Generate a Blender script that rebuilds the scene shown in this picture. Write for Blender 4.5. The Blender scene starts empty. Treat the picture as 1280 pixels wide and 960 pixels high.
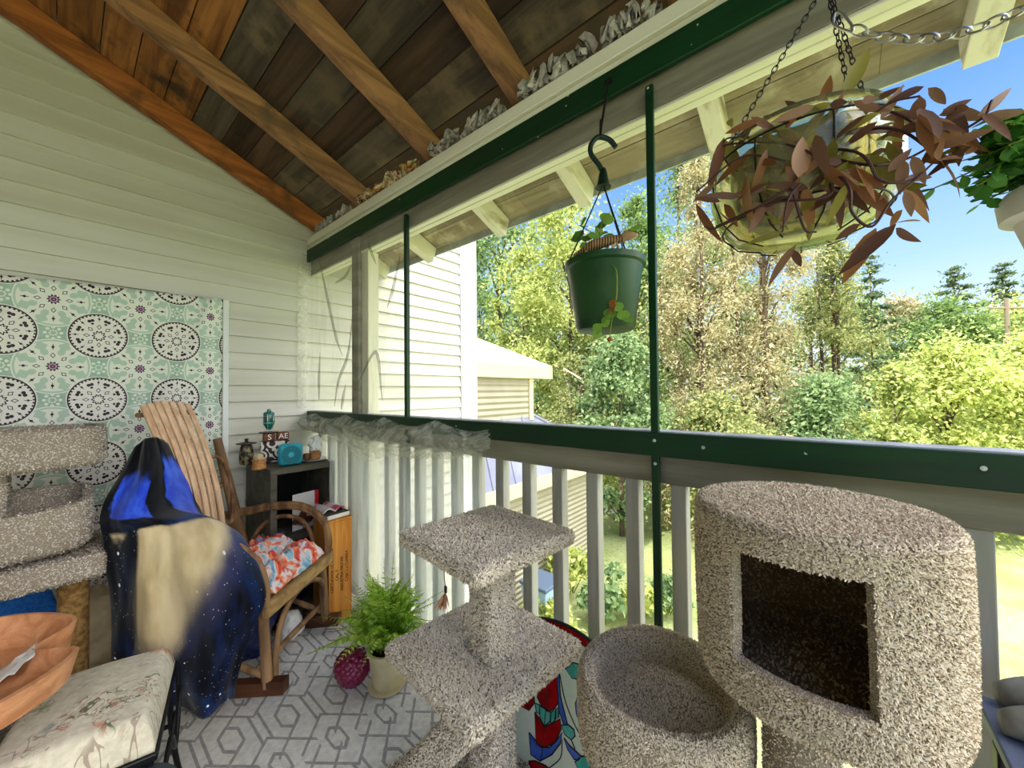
import bpy, bmesh, math, random
import numpy as np
from mathutils import Vector, Matrix, Quaternion, noise
random.seed(7); RNG = np.random.default_rng(7)
PI = math.pi
SC = bpy.context.scene
COL = SC.collection
H = 1.15
FPX = 470.9
CM = np.array([[0.64233191, -0.7663638, -0.00981039], [0.00883483, 0.02020306, -0.99975686], [0.76637567, 0.64208906, 0.01974777]])

def at(x, y, X=None, Y=None, Z=None, D=None):
    """world point seen at a pixel, on a plane of the place (or at a depth)"""
    r = CM.T @ np.array([(x-640)/FPX, (y-480)/FPX, 1.0])
    t = X/r[0] if X is not None else Y/r[1] if Y is not None else (Z-H)/r[2] if Z is not None else D
    return Vector((r[0]*t, r[1]*t, H+r[2]*t))

# ------------------------------------------------------------------ materials
class V:
    """a small expression helper over shader math nodes"""
    nt = None
    def __init__(s, k): s.k = k
    @staticmethod
    def op(o, *a):
        n = V.nt.nodes.new('ShaderNodeMath'); n.operation = o
        for i, x in enumerate(a):
            if isinstance(x, V): V.nt.links.new(x.k, n.inputs[i])
            else: n.inputs[i].default_value = x
        return V(n.outputs[0])
    def __add__(s, o): return V.op('ADD', s, o)
    __radd__ = __add__
    def __sub__(s, o): return V.op('SUBTRACT', s, o)
    def __rsub__(s, o): return V.op('SUBTRACT', o, s)
    def __mul__(s, o): return V.op('MULTIPLY', s, o)
    __rmul__ = __mul__
    def __truediv__(s, o): return V.op('DIVIDE', s, o)
    def __lt__(s, o): return V.op('LESS_THAN', s, o)
    def __gt__(s, o): return V.op('GREATER_THAN', s, o)
def vabs(a): return V.op('ABSOLUTE', a)
def vmax(a, b): return V.op('MAXIMUM', a, b)
def vmin(a, b): return V.op('MINIMUM', a, b)
def vround(a): return V.op('ROUND', a)
def vsqrt(a): return V.op('SQRT', a)
def vcos(a): return V.op('COSINE', a)
def vatan2(a, b): return V.op('ARCTAN2', a, b)
def sstep(a, lo, hi):
    n = V.nt.nodes.new('ShaderNodeMapRange'); n.interpolation_type = 'SMOOTHSTEP'
    V.nt.links.new(a.k, n.inputs[0]); n.inputs[1].default_value = lo; n.inputs[2].default_value = hi
    return V(n.outputs[0])
def mixc(f, a, b):
    n = V.nt.nodes.new('ShaderNodeMix'); n.data_type = 'RGBA'
    if isinstance(f, V): V.nt.links.new(f.k, n.inputs[0])
    else: n.inputs[0].default_value = f
    for i, x in ((6, a), (7, b)):
        if isinstance(x, V): V.nt.links.new(x.k, n.inputs[i])
        else: n.inputs[i].default_value = (*x, 1)
    return V(n.outputs[2])
def coords(kind='Object'):
    n = V.nt.nodes.new('ShaderNodeTexCoord'); s = V.nt.nodes.new('ShaderNodeSeparateXYZ')
    V.nt.links.new(n.outputs[kind], s.inputs[0])
    return n.outputs[kind], V(s.outputs[0]), V(s.outputs[1]), V(s.outputs[2])
def vec(x, y, z):
    n = V.nt.nodes.new('ShaderNodeCombineXYZ')
    for i, q in enumerate((x, y, z)):
        if isinstance(q, V): V.nt.links.new(q.k, n.inputs[i])
        else: n.inputs[i].default_value = q
    return n.outputs[0]
def noi(v, scale, detail=4, rough=.55, dist=0):
    n = V.nt.nodes.new('ShaderNodeTexNoise')
    V.nt.links.new(v, n.inputs['Vector']); n.inputs['Scale'].default_value = scale
    n.inputs['Detail'].default_value = detail; n.inputs['Roughness'].default_value = rough; n.inputs['Distortion'].default_value = dist
    return V(n.outputs[0])
def voro(v, scale, out='Distance'):
    n = V.nt.nodes.new('ShaderNodeTexVoronoi'); V.nt.links.new(v, n.inputs['Vector']); n.inputs['Scale'].default_value = scale
    return V(n.outputs[out])
def white(v):
    n = V.nt.nodes.new('ShaderNodeTexWhiteNoise'); n.noise_dimensions = '3D'; V.nt.links.new(v, n.inputs['Vector'])
    return V(n.outputs[0])
def island():
    return V(V.nt.nodes.new('ShaderNodeNewGeometry').outputs['Random Per Island'])
def ramp(f, stops):
    n = V.nt.nodes.new('ShaderNodeValToRGB'); V.nt.links.new(f.k, n.inputs[0]); e = n.color_ramp.elements
    for i, (p, c) in enumerate(stops):
        el = e[i] if i < 2 else e.new(p)
        el.position = p; el.color = (*c, 1)
    return V(n.outputs[0])
def srgb(r, g, b):
    return tuple(((c/255)/12.92 if c/255 <= .04045 else ((c/255+.055)/1.055)**2.4) for c in (r, g, b))
S = srgb
def mat(name, color=None, rough=.7, build=None, metal=0, spec=.3, bump=None, trans=0, ior=1.45, alpha=None, translucent=0, sheen=0):
    m = bpy.data.materials.new(name); m.use_nodes = True
    nt = m.node_tree; V.nt = nt
    b = nt.nodes['Principled BSDF']; out = nt.nodes['Material Output']
    b.inputs['Roughness'].default_value = rough; b.inputs['Metallic'].default_value = metal
    b.inputs['Specular IOR Level'].default_value = spec; b.inputs['IOR'].default_value = ior
    b.inputs['Transmission Weight'].default_value = trans
    if sheen: b.inputs['Sheen Weight'].default_value = sheen
    c = color; h = None
    if build:
        c = build()
        if isinstance(c, tuple) and isinstance(c[0], V): c, h = c
    if isinstance(c, V): nt.links.new(c.k, b.inputs['Base Color'])
    else: b.inputs['Base Color'].default_value = (*c, 1)
    if h is not None:
        n = nt.nodes.new('ShaderNodeBump'); n.inputs['Strength'].default_value = bump[0]; n.inputs['Distance'].default_value = bump[1]
        nt.links.new(h.k, n.inputs['Height']); nt.links.new(n.outputs[0], b.inputs['Normal'])
    sh = b.outputs[0]
    if translucent:
        t = nt.nodes.new('ShaderNodeBsdfTranslucent')
        if isinstance(c, V): nt.links.new(c.k, t.inputs[0])
        else: t.inputs[0].default_value = (*c, 1)
        x = nt.nodes.new('ShaderNodeMixShader'); x.inputs[0].default_value = translucent
        nt.links.new(sh, x.inputs[1]); nt.links.new(t.outputs[0], x.inputs[2]); sh = x.outputs[0]
    if alpha is not None:
        t = nt.nodes.new('ShaderNodeBsdfTransparent'); x = nt.nodes.new('ShaderNodeMixShader')
        a = alpha() if callable(alpha) else alpha
        if isinstance(a, V): nt.links.new(a.k, x.inputs[0])
        else: x.inputs[0].default_value = a
        nt.links.new(t.outputs[0], x.inputs[1]); nt.links.new(sh, x.inputs[2]); sh = x.outputs[0]
    nt.links.new(sh, out.inputs[0])
    return m
def noisy(c1, c2, scale=8, detail=5, lo=.35, hi=.65, stretch=(1, 1, 1), h=False):
    def f():
        _, x, y, z = coords()
        n = noi(vec(x*stretch[0], y*stretch[1], z*stretch[2]), scale, detail)
        c = mixc(sstep(n, lo, hi), c1, c2)
        return (c, n) if h else c
    return f
def wood(c1, c2, axis, scale=30, c3=None):
    """grain stretched along one axis, blotches of a third colour, one tone per board"""
    st = [1, 1, 1]; st[axis] = .06
    def f():
        _, x, y, z = coords()
        v = vec(x*st[0], y*st[1], z*st[2])
        n = noi(v, scale, 6, .65, .6)
        c = mixc(sstep(n, .3, .7), c1, c2)
        if c3: c = mixc(sstep(noi(vec(x, y, z), 5, 5, .6), .5, .68), c, c3)
        g = island()*.5 + .75
        k = V.nt.nodes.new('ShaderNodeMix'); k.data_type = 'RGBA'; k.blend_type = 'MULTIPLY'; k.inputs[0].default_value = 1
        V.nt.links.new(c.k, k.inputs[6]); V.nt.links.new(vec(g, g, g), k.inputs[7])
        return V(k.outputs[2]), n
    return f
def leafmat(name, stops, tl=.35, rough=.5):
    return mat(name, rough=rough, build=lambda: ramp(island(), stops), translucent=tl, spec=.35)
def carpetmat(name, stops):
    def f():
        co, x, y, z = coords()
        r = island(); n = noi(co, 9, 3)
        return ramp(r*.75 + n*.25, stops)
    return mat(name, rough=.95, spec=.05, build=f, translucent=.12)

M = {}
def paint(name, c1, c2, scale=12, axis=None, rough=.6, bump=.15):
    st = [1, 1, 1]
    if axis is not None: st[axis] = .08
    M[name] = mat(name, rough=rough, build=noisy(c1, c2, scale, 6, .35, .68, st, True), bump=(bump, .004))
paint('siding', S(203, 201, 190), S(186, 183, 168), 7, 0)
paint('white_paint', S(226, 224, 205), S(205, 202, 180), 9, 1)
paint('white_post', S(228, 226, 205), S(206, 202, 178), 9, 2)
paint('grey_wood', S(150, 146, 128), S(118, 112, 96), 20, 1, .8)
paint('picket_paint', S(176, 174, 164), S(148, 146, 136), 20, 2, .7)
paint('trim_white', S(226, 228, 226), S(208, 210, 208), 9, 2)
def greenbuild(axis):
    st = [1, 1, 1]; st[axis] = .1
    def f():
        _, x, y, z = coords()
        n = noi(vec(x*st[0], y*st[1], z*st[2]), 22, 6, .6)
        c = mixc(sstep(n, .3, .7), S(14, 58, 28), S(18, 44, 28))
        chip = voro(vec(x, y, z), 26)
        return mixc((chip < .085)*(noi(vec(x, y, z), 9) > .5), c, S(190, 200, 185)), n
    return f
M['green_h'] = mat('green_board_paint', rough=.45, build=greenbuild(1), bump=(.2, .003))
M['green_v'] = mat('green_batten_paint', rough=.4, build=greenbuild(2), bump=(.2, .003))
M['rafter'] = mat('rafter_wood', rough=.75, build=wood(S(162, 118, 82), S(106, 76, 52), 0, 22, S(94, 74, 58)), bump=(.3, .004))
M['rafter_dark'] = mat('rafter_wood_orange', rough=.7, build=wood(S(172, 104, 54), S(122, 70, 34), 0, 22, S(104, 66, 38)), bump=(.3, .004))
M['tail'] = mat('weathered_white_tail', rough=.8, build=noisy(S(226, 222, 204), S(160, 144, 116), 14, 7, .48, .72, (.3, 1, 1), True), bump=(.3, .004))
M['plank_dark'] = mat('old_dark_plank', rough=.85, build=wood(S(86, 64, 49), S(44, 34, 27), 1, 16, S(62, 52, 46)), bump=(.4, .004))
M['plank_brown'] = mat('old_brown_plank', rough=.8, build=wood(S(168, 112, 58), S(96, 58, 30), 1, 16, S(66, 46, 32)), bump=(.4, .004))
M['plank_grey'] = mat('old_grey_plank', rough=.85, build=wood(S(92, 80, 68), S(52, 45, 39), 1, 16, S(104, 88, 68)), bump=(.4, .004))
M['soffit'] = mat('weathered_soffit_plank', rough=.85, build=wood(S(160, 148, 124), S(118, 104, 82), 1, 16, S(182, 172, 148)), bump=(.4, .004))
M['metal_edge'] = mat('galvanized_edge', rough=.45, metal=.3, build=noisy(S(196, 204, 206), S(170, 176, 178), 12))
M['floor'] = mat('porch_floor_boards', rough=.7, build=wood(S(160, 146, 122), S(128, 114, 92), 1, 18), bump=(.2, .003))
CARP = [(.0, S(170, 152, 130)), (.25, S(222, 208, 188)), (.7, S(240, 230, 214)), (1., S(250, 244, 234))]
M['carpet'] = carpetmat('beige_carpet', CARP)
M['carpet_fleece'] = carpetmat('fleecy_carpet', [(.0, S(188, 168, 142)), (.4, S(220, 204, 180)), (1., S(240, 230, 214))])
M['carpet_grey'] = carpetmat('grey_carpet', [(.0, S(108, 96, 84)), (.4, S(174, 163, 150)), (1., S(226, 219, 210))])
M['carpet_base'] = mat('carpet_backing', S(140, 128, 112), .95, spec=.05)
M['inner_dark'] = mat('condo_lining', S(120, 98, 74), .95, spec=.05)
M['sisal'] = mat('sisal_rope', rough=.9, build=noisy(S(150, 118, 72), S(110, 82, 46), 60, 3), spec=.1)
M['dark_metal'] = mat('black_wire', S(28, 28, 30), .45, metal=.5)
M['steel'] = mat('steel_chain', S(190, 190, 188), .3, metal=.9)
M['black'] = mat('black_plastic', S(16, 16, 18), .4)
M['black_green'] = mat('dark_green_plastic_hook', S(16, 36, 26), .35)
M['white'] = mat('white_china', S(236, 236, 232), .4)
M['ink'] = mat('stencil_ink', S(58, 34, 18), .8)

# ------------------------------------------------------------------ mesh building
ORG = {}
class MB:
    def __init__(s): s.v = []; s.f = []; s.m = []; s.uv = None
    def add(s, vs, fs, mi=0):
        o = len(s.v); s.v += [tuple(v) for v in vs]; s.f += [tuple(i+o for i in f) for f in fs]; s.m += [mi]*len(fs); return s
    def box(s, x0, x1, y0, y1, z0, z1, mi=0):
        return s.hexa([(x0, y0, z0), (x1, y0, z0), (x1, y1, z0), (x0, y1, z0), (x0, y0, z1), (x1, y0, z1), (x1, y1, z1), (x0, y1, z1)], mi)
    def hexa(s, p, mi=0):
        return s.add(p, [(3, 2, 1, 0), (4, 5, 6, 7), (0, 1, 5, 4), (1, 2, 6, 5), (2, 3, 7, 6), (3, 0, 4, 7)], mi)
    def obox(s, c, size, rot=(0, 0, 0), mi=0):
        from mathutils import Euler
        R = Euler(rot).to_matrix(); hx, hy, hz = (q/2 for q in size)
        pts = [Vector(c)+R@Vector(q) for q in ((-hx, -hy, -hz), (hx, -hy, -hz), (hx, hy, -hz), (-hx, hy, -hz), (-hx, -hy, hz), (hx, -hy, hz), (hx, hy, hz), (-hx, hy, hz))]
        return s.hexa(pts, mi)
    def tube(s, pts, r, n=8, closed=False, mi=0, cap=True):
        pts = [Vector(p) for p in pts]; N = len(pts)
        if not hasattr(r, '__len__'): r = [r]*N
        rings = []; up = None
        for i, p in enumerate(pts):
            a = pts[(i-1) % N] if (closed or i > 0) else p
            b = pts[(i+1) % N] if (closed or i < N-1) else p
            t = (b-a).normalized()
            if up is None:
                up = Vector((0, 0, 1)) if abs(t.z) < .9 else Vector((1, 0, 0))
            u = (up-t*up.dot(t)).normalized(); w = t.cross(u); up = u
            rings.append([p+(u*math.cos(2*PI*k/n)+w*math.sin(2*PI*k/n))*r[i] for k in range(n)])
        vs = [q for R in rings for q in R]; fs = []
        for i in range(N if closed else N-1):
            j = (i+1) % N
            for k in range(n):
                l = (k+1) % n
                fs.append((i*n+k, i*n+l, j*n+l, j*n+k))
        if cap and not closed:
            fs.append(tuple(range(n))[::-1]); fs.append(tuple((N-1)*n+k for k in range(n)))
        return s.add(vs, fs, mi)
    def lathe(s, prof, c=(0, 0, 0), n=32, mi=0, mx=None, sx=1, sy=1):
        vs = []; fs = []
        for r, z in prof:
            for k in range(n):
                a = 2*PI*k/n; p = Vector((r*math.cos(a)*sx, r*math.sin(a)*sy, z))
                vs.append((mx@p if mx else p)+Vector(c))
        for i in range(len(prof)-1):
            for k in range(n):
                l = (k+1) % n; fs.append((i*n+k, i*n+l, (i+1)*n+l, (i+1)*n+k))
        if prof[0][0] > 1e-4 : fs.append(tuple(range(n))[::-1])
        if prof[-1][0] > 1e-4: fs.append(tuple((len(prof)-1)*n+k for k in range(n)))
        return s.add(vs, fs, mi)
    def prism(s, pts, off, mi=0):
        """polygon pts swept by the vector off"""
        n = len(pts); off = Vector(off); a = [Vector(p) for p in pts]; b = [p+off for p in a]
        return s.add(a+b, [tuple(range(n))[::-1], tuple(range(n, 2*n))]+[(i, (i+1) % n, (i+1) % n+n, i+n) for i in range(n)], mi)
    def grid(s, P, mi=0, closed_u=False):
        nr = len(P); nc = len(P[0]); fs = []
        for i in range(nr-1):
            for j in range(nc if closed_u else nc-1):
                k = (j+1) % nc; fs.append((i*nc+j, i*nc+k, (i+1)*nc+k, (i+1)*nc+j))
        return s.add([q for r in P for q in r], fs, mi)
    def leaf(s, base, d, up, L, W, bend=.3, n=4, mi=0, fold=.15, shape=.45):
        base = Vector(base); d = Vector(d).normalized(); up = Vector(up)
        w = d.cross(up)
        if w.length < 1e-3: w = d.orthogonal()
        w.normalize(); u = w.cross(d)
        vs = []; fs = []; p = base.copy(); dd = d.copy()
        for i in range(n+1):
            t = i/n; wd = W*.5*(math.sin(PI*t**(.75 if shape < .5 else 1.))**.8 if 0 < t < 1 else .04)
            nu = (w.cross(dd)).normalized()
            vs += [p+w*wd+nu*fold*wd*2, p, p-w*wd+nu*fold*wd*2]
            dd = (Quaternion(w, -bend/n)@dd).normalized(); p = p+dd*L/n
        for i in range(n):
            a = i*3; fs += [(a, a+1, a+4, a+3), (a+1, a+2, a+5, a+4)]
        return s.add(vs, fs, mi)
    def build(s, name, mats, parent=None, smooth=True, bevel=0, solid=0, sub=0, auto=40):
        o0 = ORG.get(parent.name, Vector((0, 0, 0))) if parent else Vector((0, 0, 0))
        me = bpy.data.meshes.new(name)
        v = np.array(s.v, dtype=float)-np.array(o0)
        me.from_pydata(v.tolist(), [], s.f)
        mats = mats if isinstance(mats, (list, tuple)) else [mats]
        for m in mats: me.materials.append(M[m] if isinstance(m, str) else m)
        me.polygons.foreach_set('material_index', s.m)
        if s.uv is not None:
            l = me.uv_layers.new(name='UVMap'); idx = np.zeros(len(me.loops), dtype=int); me.loops.foreach_get('vertex_index', idx)
            l.data.foreach_set('uv', np.array(s.uv)[idx].ravel())
        if not s.uv is not None:
            bm = bmesh.new(); bm.from_mesh(me); bmesh.ops.recalc_face_normals(bm, faces=bm.faces); bm.to_mesh(me); bm.free()
        if smooth:
            me.polygons.foreach_set('use_smooth', [True]*len(me.polygons))
            if auto: me.set_sharp_from_angle(angle=math.radians(auto))
        ob = bpy.data.objects.new(name, me); COL.objects.link(ob)
        if parent: ob.parent = parent; ORG[ob.name] = o0
        else: ORG[ob.name] = Vector((0, 0, 0))
        if solid:
            q = ob.modifiers.new('t', 'SOLIDIFY'); q.thickness = solid; q.offset = 0
        if bevel:
            q = ob.modifiers.new('b', 'BEVEL'); q.width = bevel; q.segments = 2; q.limit_method = 'ANGLE'; q.angle_limit = math.radians(40)
        if sub:
            q = ob.modifiers.new('s', 'SUBSURF'); q.levels = sub; q.render_levels = sub
        return ob
def thing(name, label, cat, loc=(0, 0, 0), group=None):
    o = bpy.data.objects.new(name, None); COL.objects.link(o); o.location = loc; o.empty_display_size = .05
    ORG[o.name] = Vector(loc); o['label'] = label; o['category'] = cat
    if group: o['group'] = group
    return o
def tag(o, label, cat, group=None):
    o['label'] = label; o['category'] = cat
    if group: o['group'] = group
    return o
def one(mb, name, mats, label, cat, group=None, **k):
    return tag(recenter(mb.build(name, mats, None, **k)), label, cat, group)
def struct(o, label, cat):
    o['kind'] = 'structure'; o['label'] = label; o['category'] = cat; return o
def recenter(o):
    """object origin to the middle of its base"""
    v = np.zeros(len(o.data.vertices)*3); o.data.vertices.foreach_get('co', v); v = v.reshape(-1, 3)
    c = (v.min(0)+v.max(0))/2; c[2] = v[:, 2].min()
    v -= c; o.data.vertices.foreach_set('co', v.ravel()); o.location = c; o.data.update(); ORG[o.name] = Vector(c); return o
def catmull(C, ku, kv):
    """smooth surface through a grid of control points"""
    def cr(P, k):
        P = np.array(P); n = len(P); out = []
        for i in range(n-1):
            p0 = P[i-1] if i > 0 else 2*P[0]-P[1]; p1 = P[i]; p2 = P[i+1]; p3 = P[i+2] if i+2 < n else 2*P[-1]-P[-2]
            for j in range(k):
                t = j/k
                out.append(.5*((2*p1)+(-p0+p2)*t+(2*p0-5*p1+4*p2-p3)*t*t+(-p0+3*p1-3*p2+p3)*t**3))
        out.append(P[-1]); return np.array(out)
    A = cr(np.array(C), ku)
    return np.array([cr(r, kv) for r in A])
def smoothpath(P, k=6): 
    P = np.array([tuple(p) for p in P]); return [Vector(q) for q in catmull(P[:, None, :].repeat(2, 1), k, 1)[:, 0]]
def tufts(mb, n, L, w, seed, tilt=.5, mi=0, keep=None, faces=None):
    """short pile standing on the surface collected in mb; kept apart as arrays until the mesh is made"""
    rng = np.random.default_rng(seed)
    v = np.array(mb.v); tri = []
    for f in (faces if faces is not None else mb.f):
        for i in range(1, len(f)-1): tri.append((f[0], f[i], f[i+1]))
    tri = np.array(tri); a, b, c = v[tri[:, 0]], v[tri[:, 1]], v[tri[:, 2]]
    nr = np.cross(b-a, c-a); ar = np.linalg.norm(nr, axis=1)
    k = rng.choice(len(tri), n, p=ar/ar.sum()); nn = nr[k]/np.maximum(ar[k], 1e-12)[:, None]
    r1 = np.sqrt(rng.random(n)); r2 = rng.random(n)
    p = a[k]*(1-r1)[:, None]+b[k]*(r1*(1-r2))[:, None]+c[k]*(r1*r2)[:, None]
    g = rng.normal(0, 1, (n, 3)); g -= nn*(g*nn).sum(1)[:, None]; g /= np.linalg.norm(g, axis=1)[:, None]
    e = (.35+tilt*rng.random(n))[:, None]
    d = nn*e+g; d /= np.linalg.norm(d, axis=1)[:, None]
    t = np.cross(nn, d); t /= np.linalg.norm(t, axis=1)[:, None]
    LL = L*(.55+.9*rng.random(n))[:, None]
    q = np.stack([p-nn*.001, p+d*LL*.55-t*w*.5, p+d*LL, p+d*LL*.55+t*w*.5], 1)
    nv = nn-g*.35+rng.normal(0, .22, (n, 3)); nv /= np.linalg.norm(nv, axis=1)[:, None]
    mb.pile = (q.reshape(-1, 3), np.repeat(nv, 4, axis=0), mi)
def pile_mesh(mb, name, mats, parent, label=None):
    q, nv, mi = mb.pile; o0 = np.array(ORG[parent.name]); nb = len(mb.v)
    v = np.vstack([np.array(mb.v), q])-o0
    n = len(q)//4; lp = [i for f in mb.f for i in f]; cnt = [len(f) for f in mb.f]
    loops = np.concatenate([np.array(lp, dtype=np.int32), np.arange(n*4, dtype=np.int32)+nb]); cnts = np.concatenate([np.array(cnt, dtype=np.int32), np.full(n, 4, dtype=np.int32)])
    me = bpy.data.meshes.new(name); me.vertices.add(len(v)); me.vertices.foreach_set('co', v.ravel())
    me.loops.add(len(loops)); me.loops.foreach_set('vertex_index', loops); me.polygons.add(len(cnts))
    me.polygons.foreach_set('loop_start', np.concatenate([[0], np.cumsum(cnts)[:-1]]).astype(np.int32))
    me.polygons.foreach_set('material_index', np.concatenate([np.array(mb.m, dtype=np.int32), np.full(n, mi, dtype=np.int32)]))
    me.polygons.foreach_set('use_smooth', np.ones(len(cnts), dtype=bool)); me.update(calc_edges=True)
    for m in mats: me.materials.append(M[m])
    vn = np.zeros(nb*3); me.vertices.foreach_get('normal', (z_ := np.zeros(len(v)*3))); z_ = z_.reshape(-1, 3); z_[nb:] = nv
    me.normals_split_custom_set_from_vertices(z_.tolist())
    o = bpy.data.objects.new(name, me); COL.objects.link(o); o.parent = parent; ORG[o.name] = ORG[parent.name]
    return o
def bm_mb(bm):
    m = MB(); bm.verts.ensure_lookup_table(); m.add([v.co[:] for v in bm.verts], [[v.index for v in f.verts] for f in bm.faces]); bm.free(); return m
def rbox(c, size, r, ang=0, seg=3):
    """rounded box as outward-facing mesh"""
    bm = bmesh.new(); bmesh.ops.create_cube(bm, size=1)
    for v in bm.verts: v.co = Vector((v.co.x*size[0], v.co.y*size[1], v.co.z*size[2]))
    bmesh.ops.bevel(bm, geom=bm.edges[:], offset=r, segments=seg, profile=.5, affect='EDGES')
    R = Matrix.Rotation(ang, 3, 'Z')
    for v in bm.verts: v.co = R@v.co+Vector(c)
    bm.verts.index_update(); bmesh.ops.recalc_face_normals(bm, faces=bm.faces)
    return bm_mb(bm)
def carpeted(mb, name, parent, n, L=.008, w=.0035, seed=1, m='carpet', tilt=.55, faces=None):
    mb.m = [1]*len(mb.f)
    tufts(mb, int(n*1.3), L*(.80 if m == 'carpet' else .62), w*(.82 if m == 'carpet' else .70), seed, tilt, 0, faces=faces)
    return pile_mesh(mb, name, [m, 'carpet_base'], parent)
def tubeP(pts, r, n=10): return MB().tube(pts, r, n)
def text(body, size, mtx, mt, parent, name, depth=.0008):
    cu = bpy.data.curves.new(name, 'FONT'); cu.body = body; cu.size = size; cu.extrude = depth; cu.align_x = 'CENTER'; cu.align_y = 'CENTER'
    t = bpy.data.objects.new(name, cu); COL.objects.link(t)
    me = bpy.data.meshes.new_from_object(t.evaluated_get(bpy.context.evaluated_depsgraph_get()))
    bpy.data.objects.remove(t)
    o0 = ORG.get(parent.name, Vector())
    me.transform(Matrix.Translation(-o0)@mtx); me.materials.clear(); me.materials.append(M[mt])
    o = bpy.data.objects.new(name, me); COL.objects.link(o); o.parent = parent; ORG[o.name] = o0
    return o

# ------------------------------------------------------------------ the porch shell
SLOPE = -.41
def rz(X): return 2.18+SLOPE*(X-1.0)             # underside of the rafters
DECK = .108
WY = 2.53; XL = -1.6; YB = -.95                    # end wall, house wall, open end
# end wall of lapped clapboards running on outside past the screen
mb = MB(); step = .0915; z = -3.1
while z < 4.0:
    z1 = z+step
    xr = 2.30
    zt = min(z1, 9)
    xe = min(xr, 1.0+(z1-.02-2.18-DECK)/SLOPE) if z1 > 1.75 else xr
    if xe > XL:
        y0 = WY-.022; y1 = WY-.003
        mb.hexa([(XL, y0, z), (xe, y0, z), (xe, WY+.02, z), (XL, WY+.02, z), (XL, y1, z1+.012), (xe, y1, z1+.012), (xe, WY+.02, z1+.012), (XL, WY+.02, z1+.012)])
    z = z1
w = mb.build('wall_back', 'siding', None, smooth=False); struct(w, 'white lapped clapboard end wall running from the porch out past the screens', 'wall')
# upper part of that wall outside beyond the eave, above the lowered courses
mb = MB(); z = 1.75-(1.75+3.1) % step
k = math.floor((1.75+3.1)/step); z = -3.1+k*step
while z < 3.2:
    xe0 = max(1.52, min(2.30, 1.0+(z+step-.02-2.18-DECK)/SLOPE))
    if z > 1.70 and xe0 < 2.29:
        mb.hexa([(xe0, WY-.022, z), (2.30, WY-.022, z), (2.30, WY+.02, z), (xe0, WY+.02, z), (xe0, WY-.003, z+step+.012), (2.30, WY-.003, z+step+.012), (2.30, WY+.02, z+step+.012), (xe0, WY+.02, z+step+.012)])
    z += step
mb.build('siding_course', 'siding', w, smooth=False)
MB().box(2.285, 2.475, WY-.03, WY+.02, -3.1, 3.3).build('corner_board', 'trim_white', w, bevel=.003)
MB().box(2.475, 2.49, WY-.02, 6.5, -3.1, 3.3).build('return_wall', 'siding', w)
# house wall on the left, out of view: it keeps the sun off the porch
mb = MB(); z = 0
while z < 3.3:
    mb.hexa([(XL-.02, YB, z), (XL+.016, YB, z), (XL+.016, WY, z), (XL-.02, WY, z), (XL-.02, YB, z+step+.012), (XL+.003, YB, z+step+.012), (XL+.003, WY, z+step+.012), (XL-.02, WY, z+step+.012)]); z += step
o = mb.build('wall_left', 'siding', None, smooth=False); struct(o, 'white clapboard house wall behind the porch', 'wall')
mb = MB()
for i in range(24):
    x = XL+i*.1125
    mb.box(x, x+.109, YB, WY-.02, -.03, 0)
o = mb.build('floor', 'floor', None, smooth=False); struct(o, 'tan porch floor boards around the rug', 'floor')
mb = MB().box(.9, 1.07, YB, WY-.02, -.3, -.035)
o = mb.build('trim_1', 'grey_wood', None); struct(o, 'grey board along the edge of the porch floor', 'trim')
# ceiling: planks along the porch on top of the rafters, out to the eave
cs = math.cos(math.atan(SLOPE))
planks = {'plank_dark': MB(), 'plank_brown': MB(), 'plank_grey': MB(), 'soffit': MB()}
rr = random.Random(3); x = 1.545
def deckz(X): return rz(X)+DECK
while x > XL-.1:
    wd = rr.choice([.105, .12, .135, .15]); x0 = x-wd+.004
    cuts = [YB] + sorted(rr.uniform(-.5, 2.3) for _ in range(2)) + [WY]
    if x0 < .5: cuts = [YB, 1.14, 1.34, WY] if x0 > -.3 else [YB, 1.3, 1.96, WY]
    for a, b in zip(cuts[:-1], cuts[1:]):
        if x0 > 1.06: k = 'soffit'
        elif (a > 1.2 and x < .62) or (x < .22 and a > .9): k = rr.choice(['plank_brown', 'plank_brown', 'plank_brown', 'plank_grey'])
        else: k = rr.choice(['plank_dark', 'plank_dark', 'plank_dark', 'plank_grey'])
        j = rr.uniform(0, .004)
        planks[k].hexa([(x0, a+.001, deckz(x0)+j), (x, a+.001, deckz(x)+j), (x, b, deckz(x)+j), (x0, b, deckz(x0)+j), (x0, a+.001, deckz(x0)+.022), (x, a+.001, deckz(x)+.022), (x, b, deckz(x)+.022), (x0, b, deckz(x0)+.022)])
    x -= wd
ce = planks['plank_dark'].build('ceiling', 'plank_dark', None, smooth=False); struct(ce, 'dark old roof planks over the rafters', 'ceiling')
planks['plank_brown'].build('brown_plank', 'plank_brown', ce, smooth=False)['label'] = 'brown roof planks near the end wall'
planks['plank_grey'].build('grey_plank', 'plank_grey', ce, smooth=False)['label'] = 'grey weathered roof planks'
planks['soffit'].build('soffit_plank', 'soffit', ce, smooth=False)['label'] = 'weathered beige eave planks'
MB().hexa([(XL-.1, YB, deckz(XL-.1)+.025), (1.565, YB, deckz(1.53)+.025), (1.565, WY, deckz(1.53)+.025), (XL-.1, WY, deckz(XL-.1)+.025),
           (XL-.1, YB, deckz(XL-.1)+.04), (1.565, YB, deckz(1.53)+.04), (1.565, WY, deckz(1.53)+.04), (XL-.1, WY, deckz(XL-.1)+.04)]).build('roof_covering', 'metal_edge', ce, smooth=False)
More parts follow.
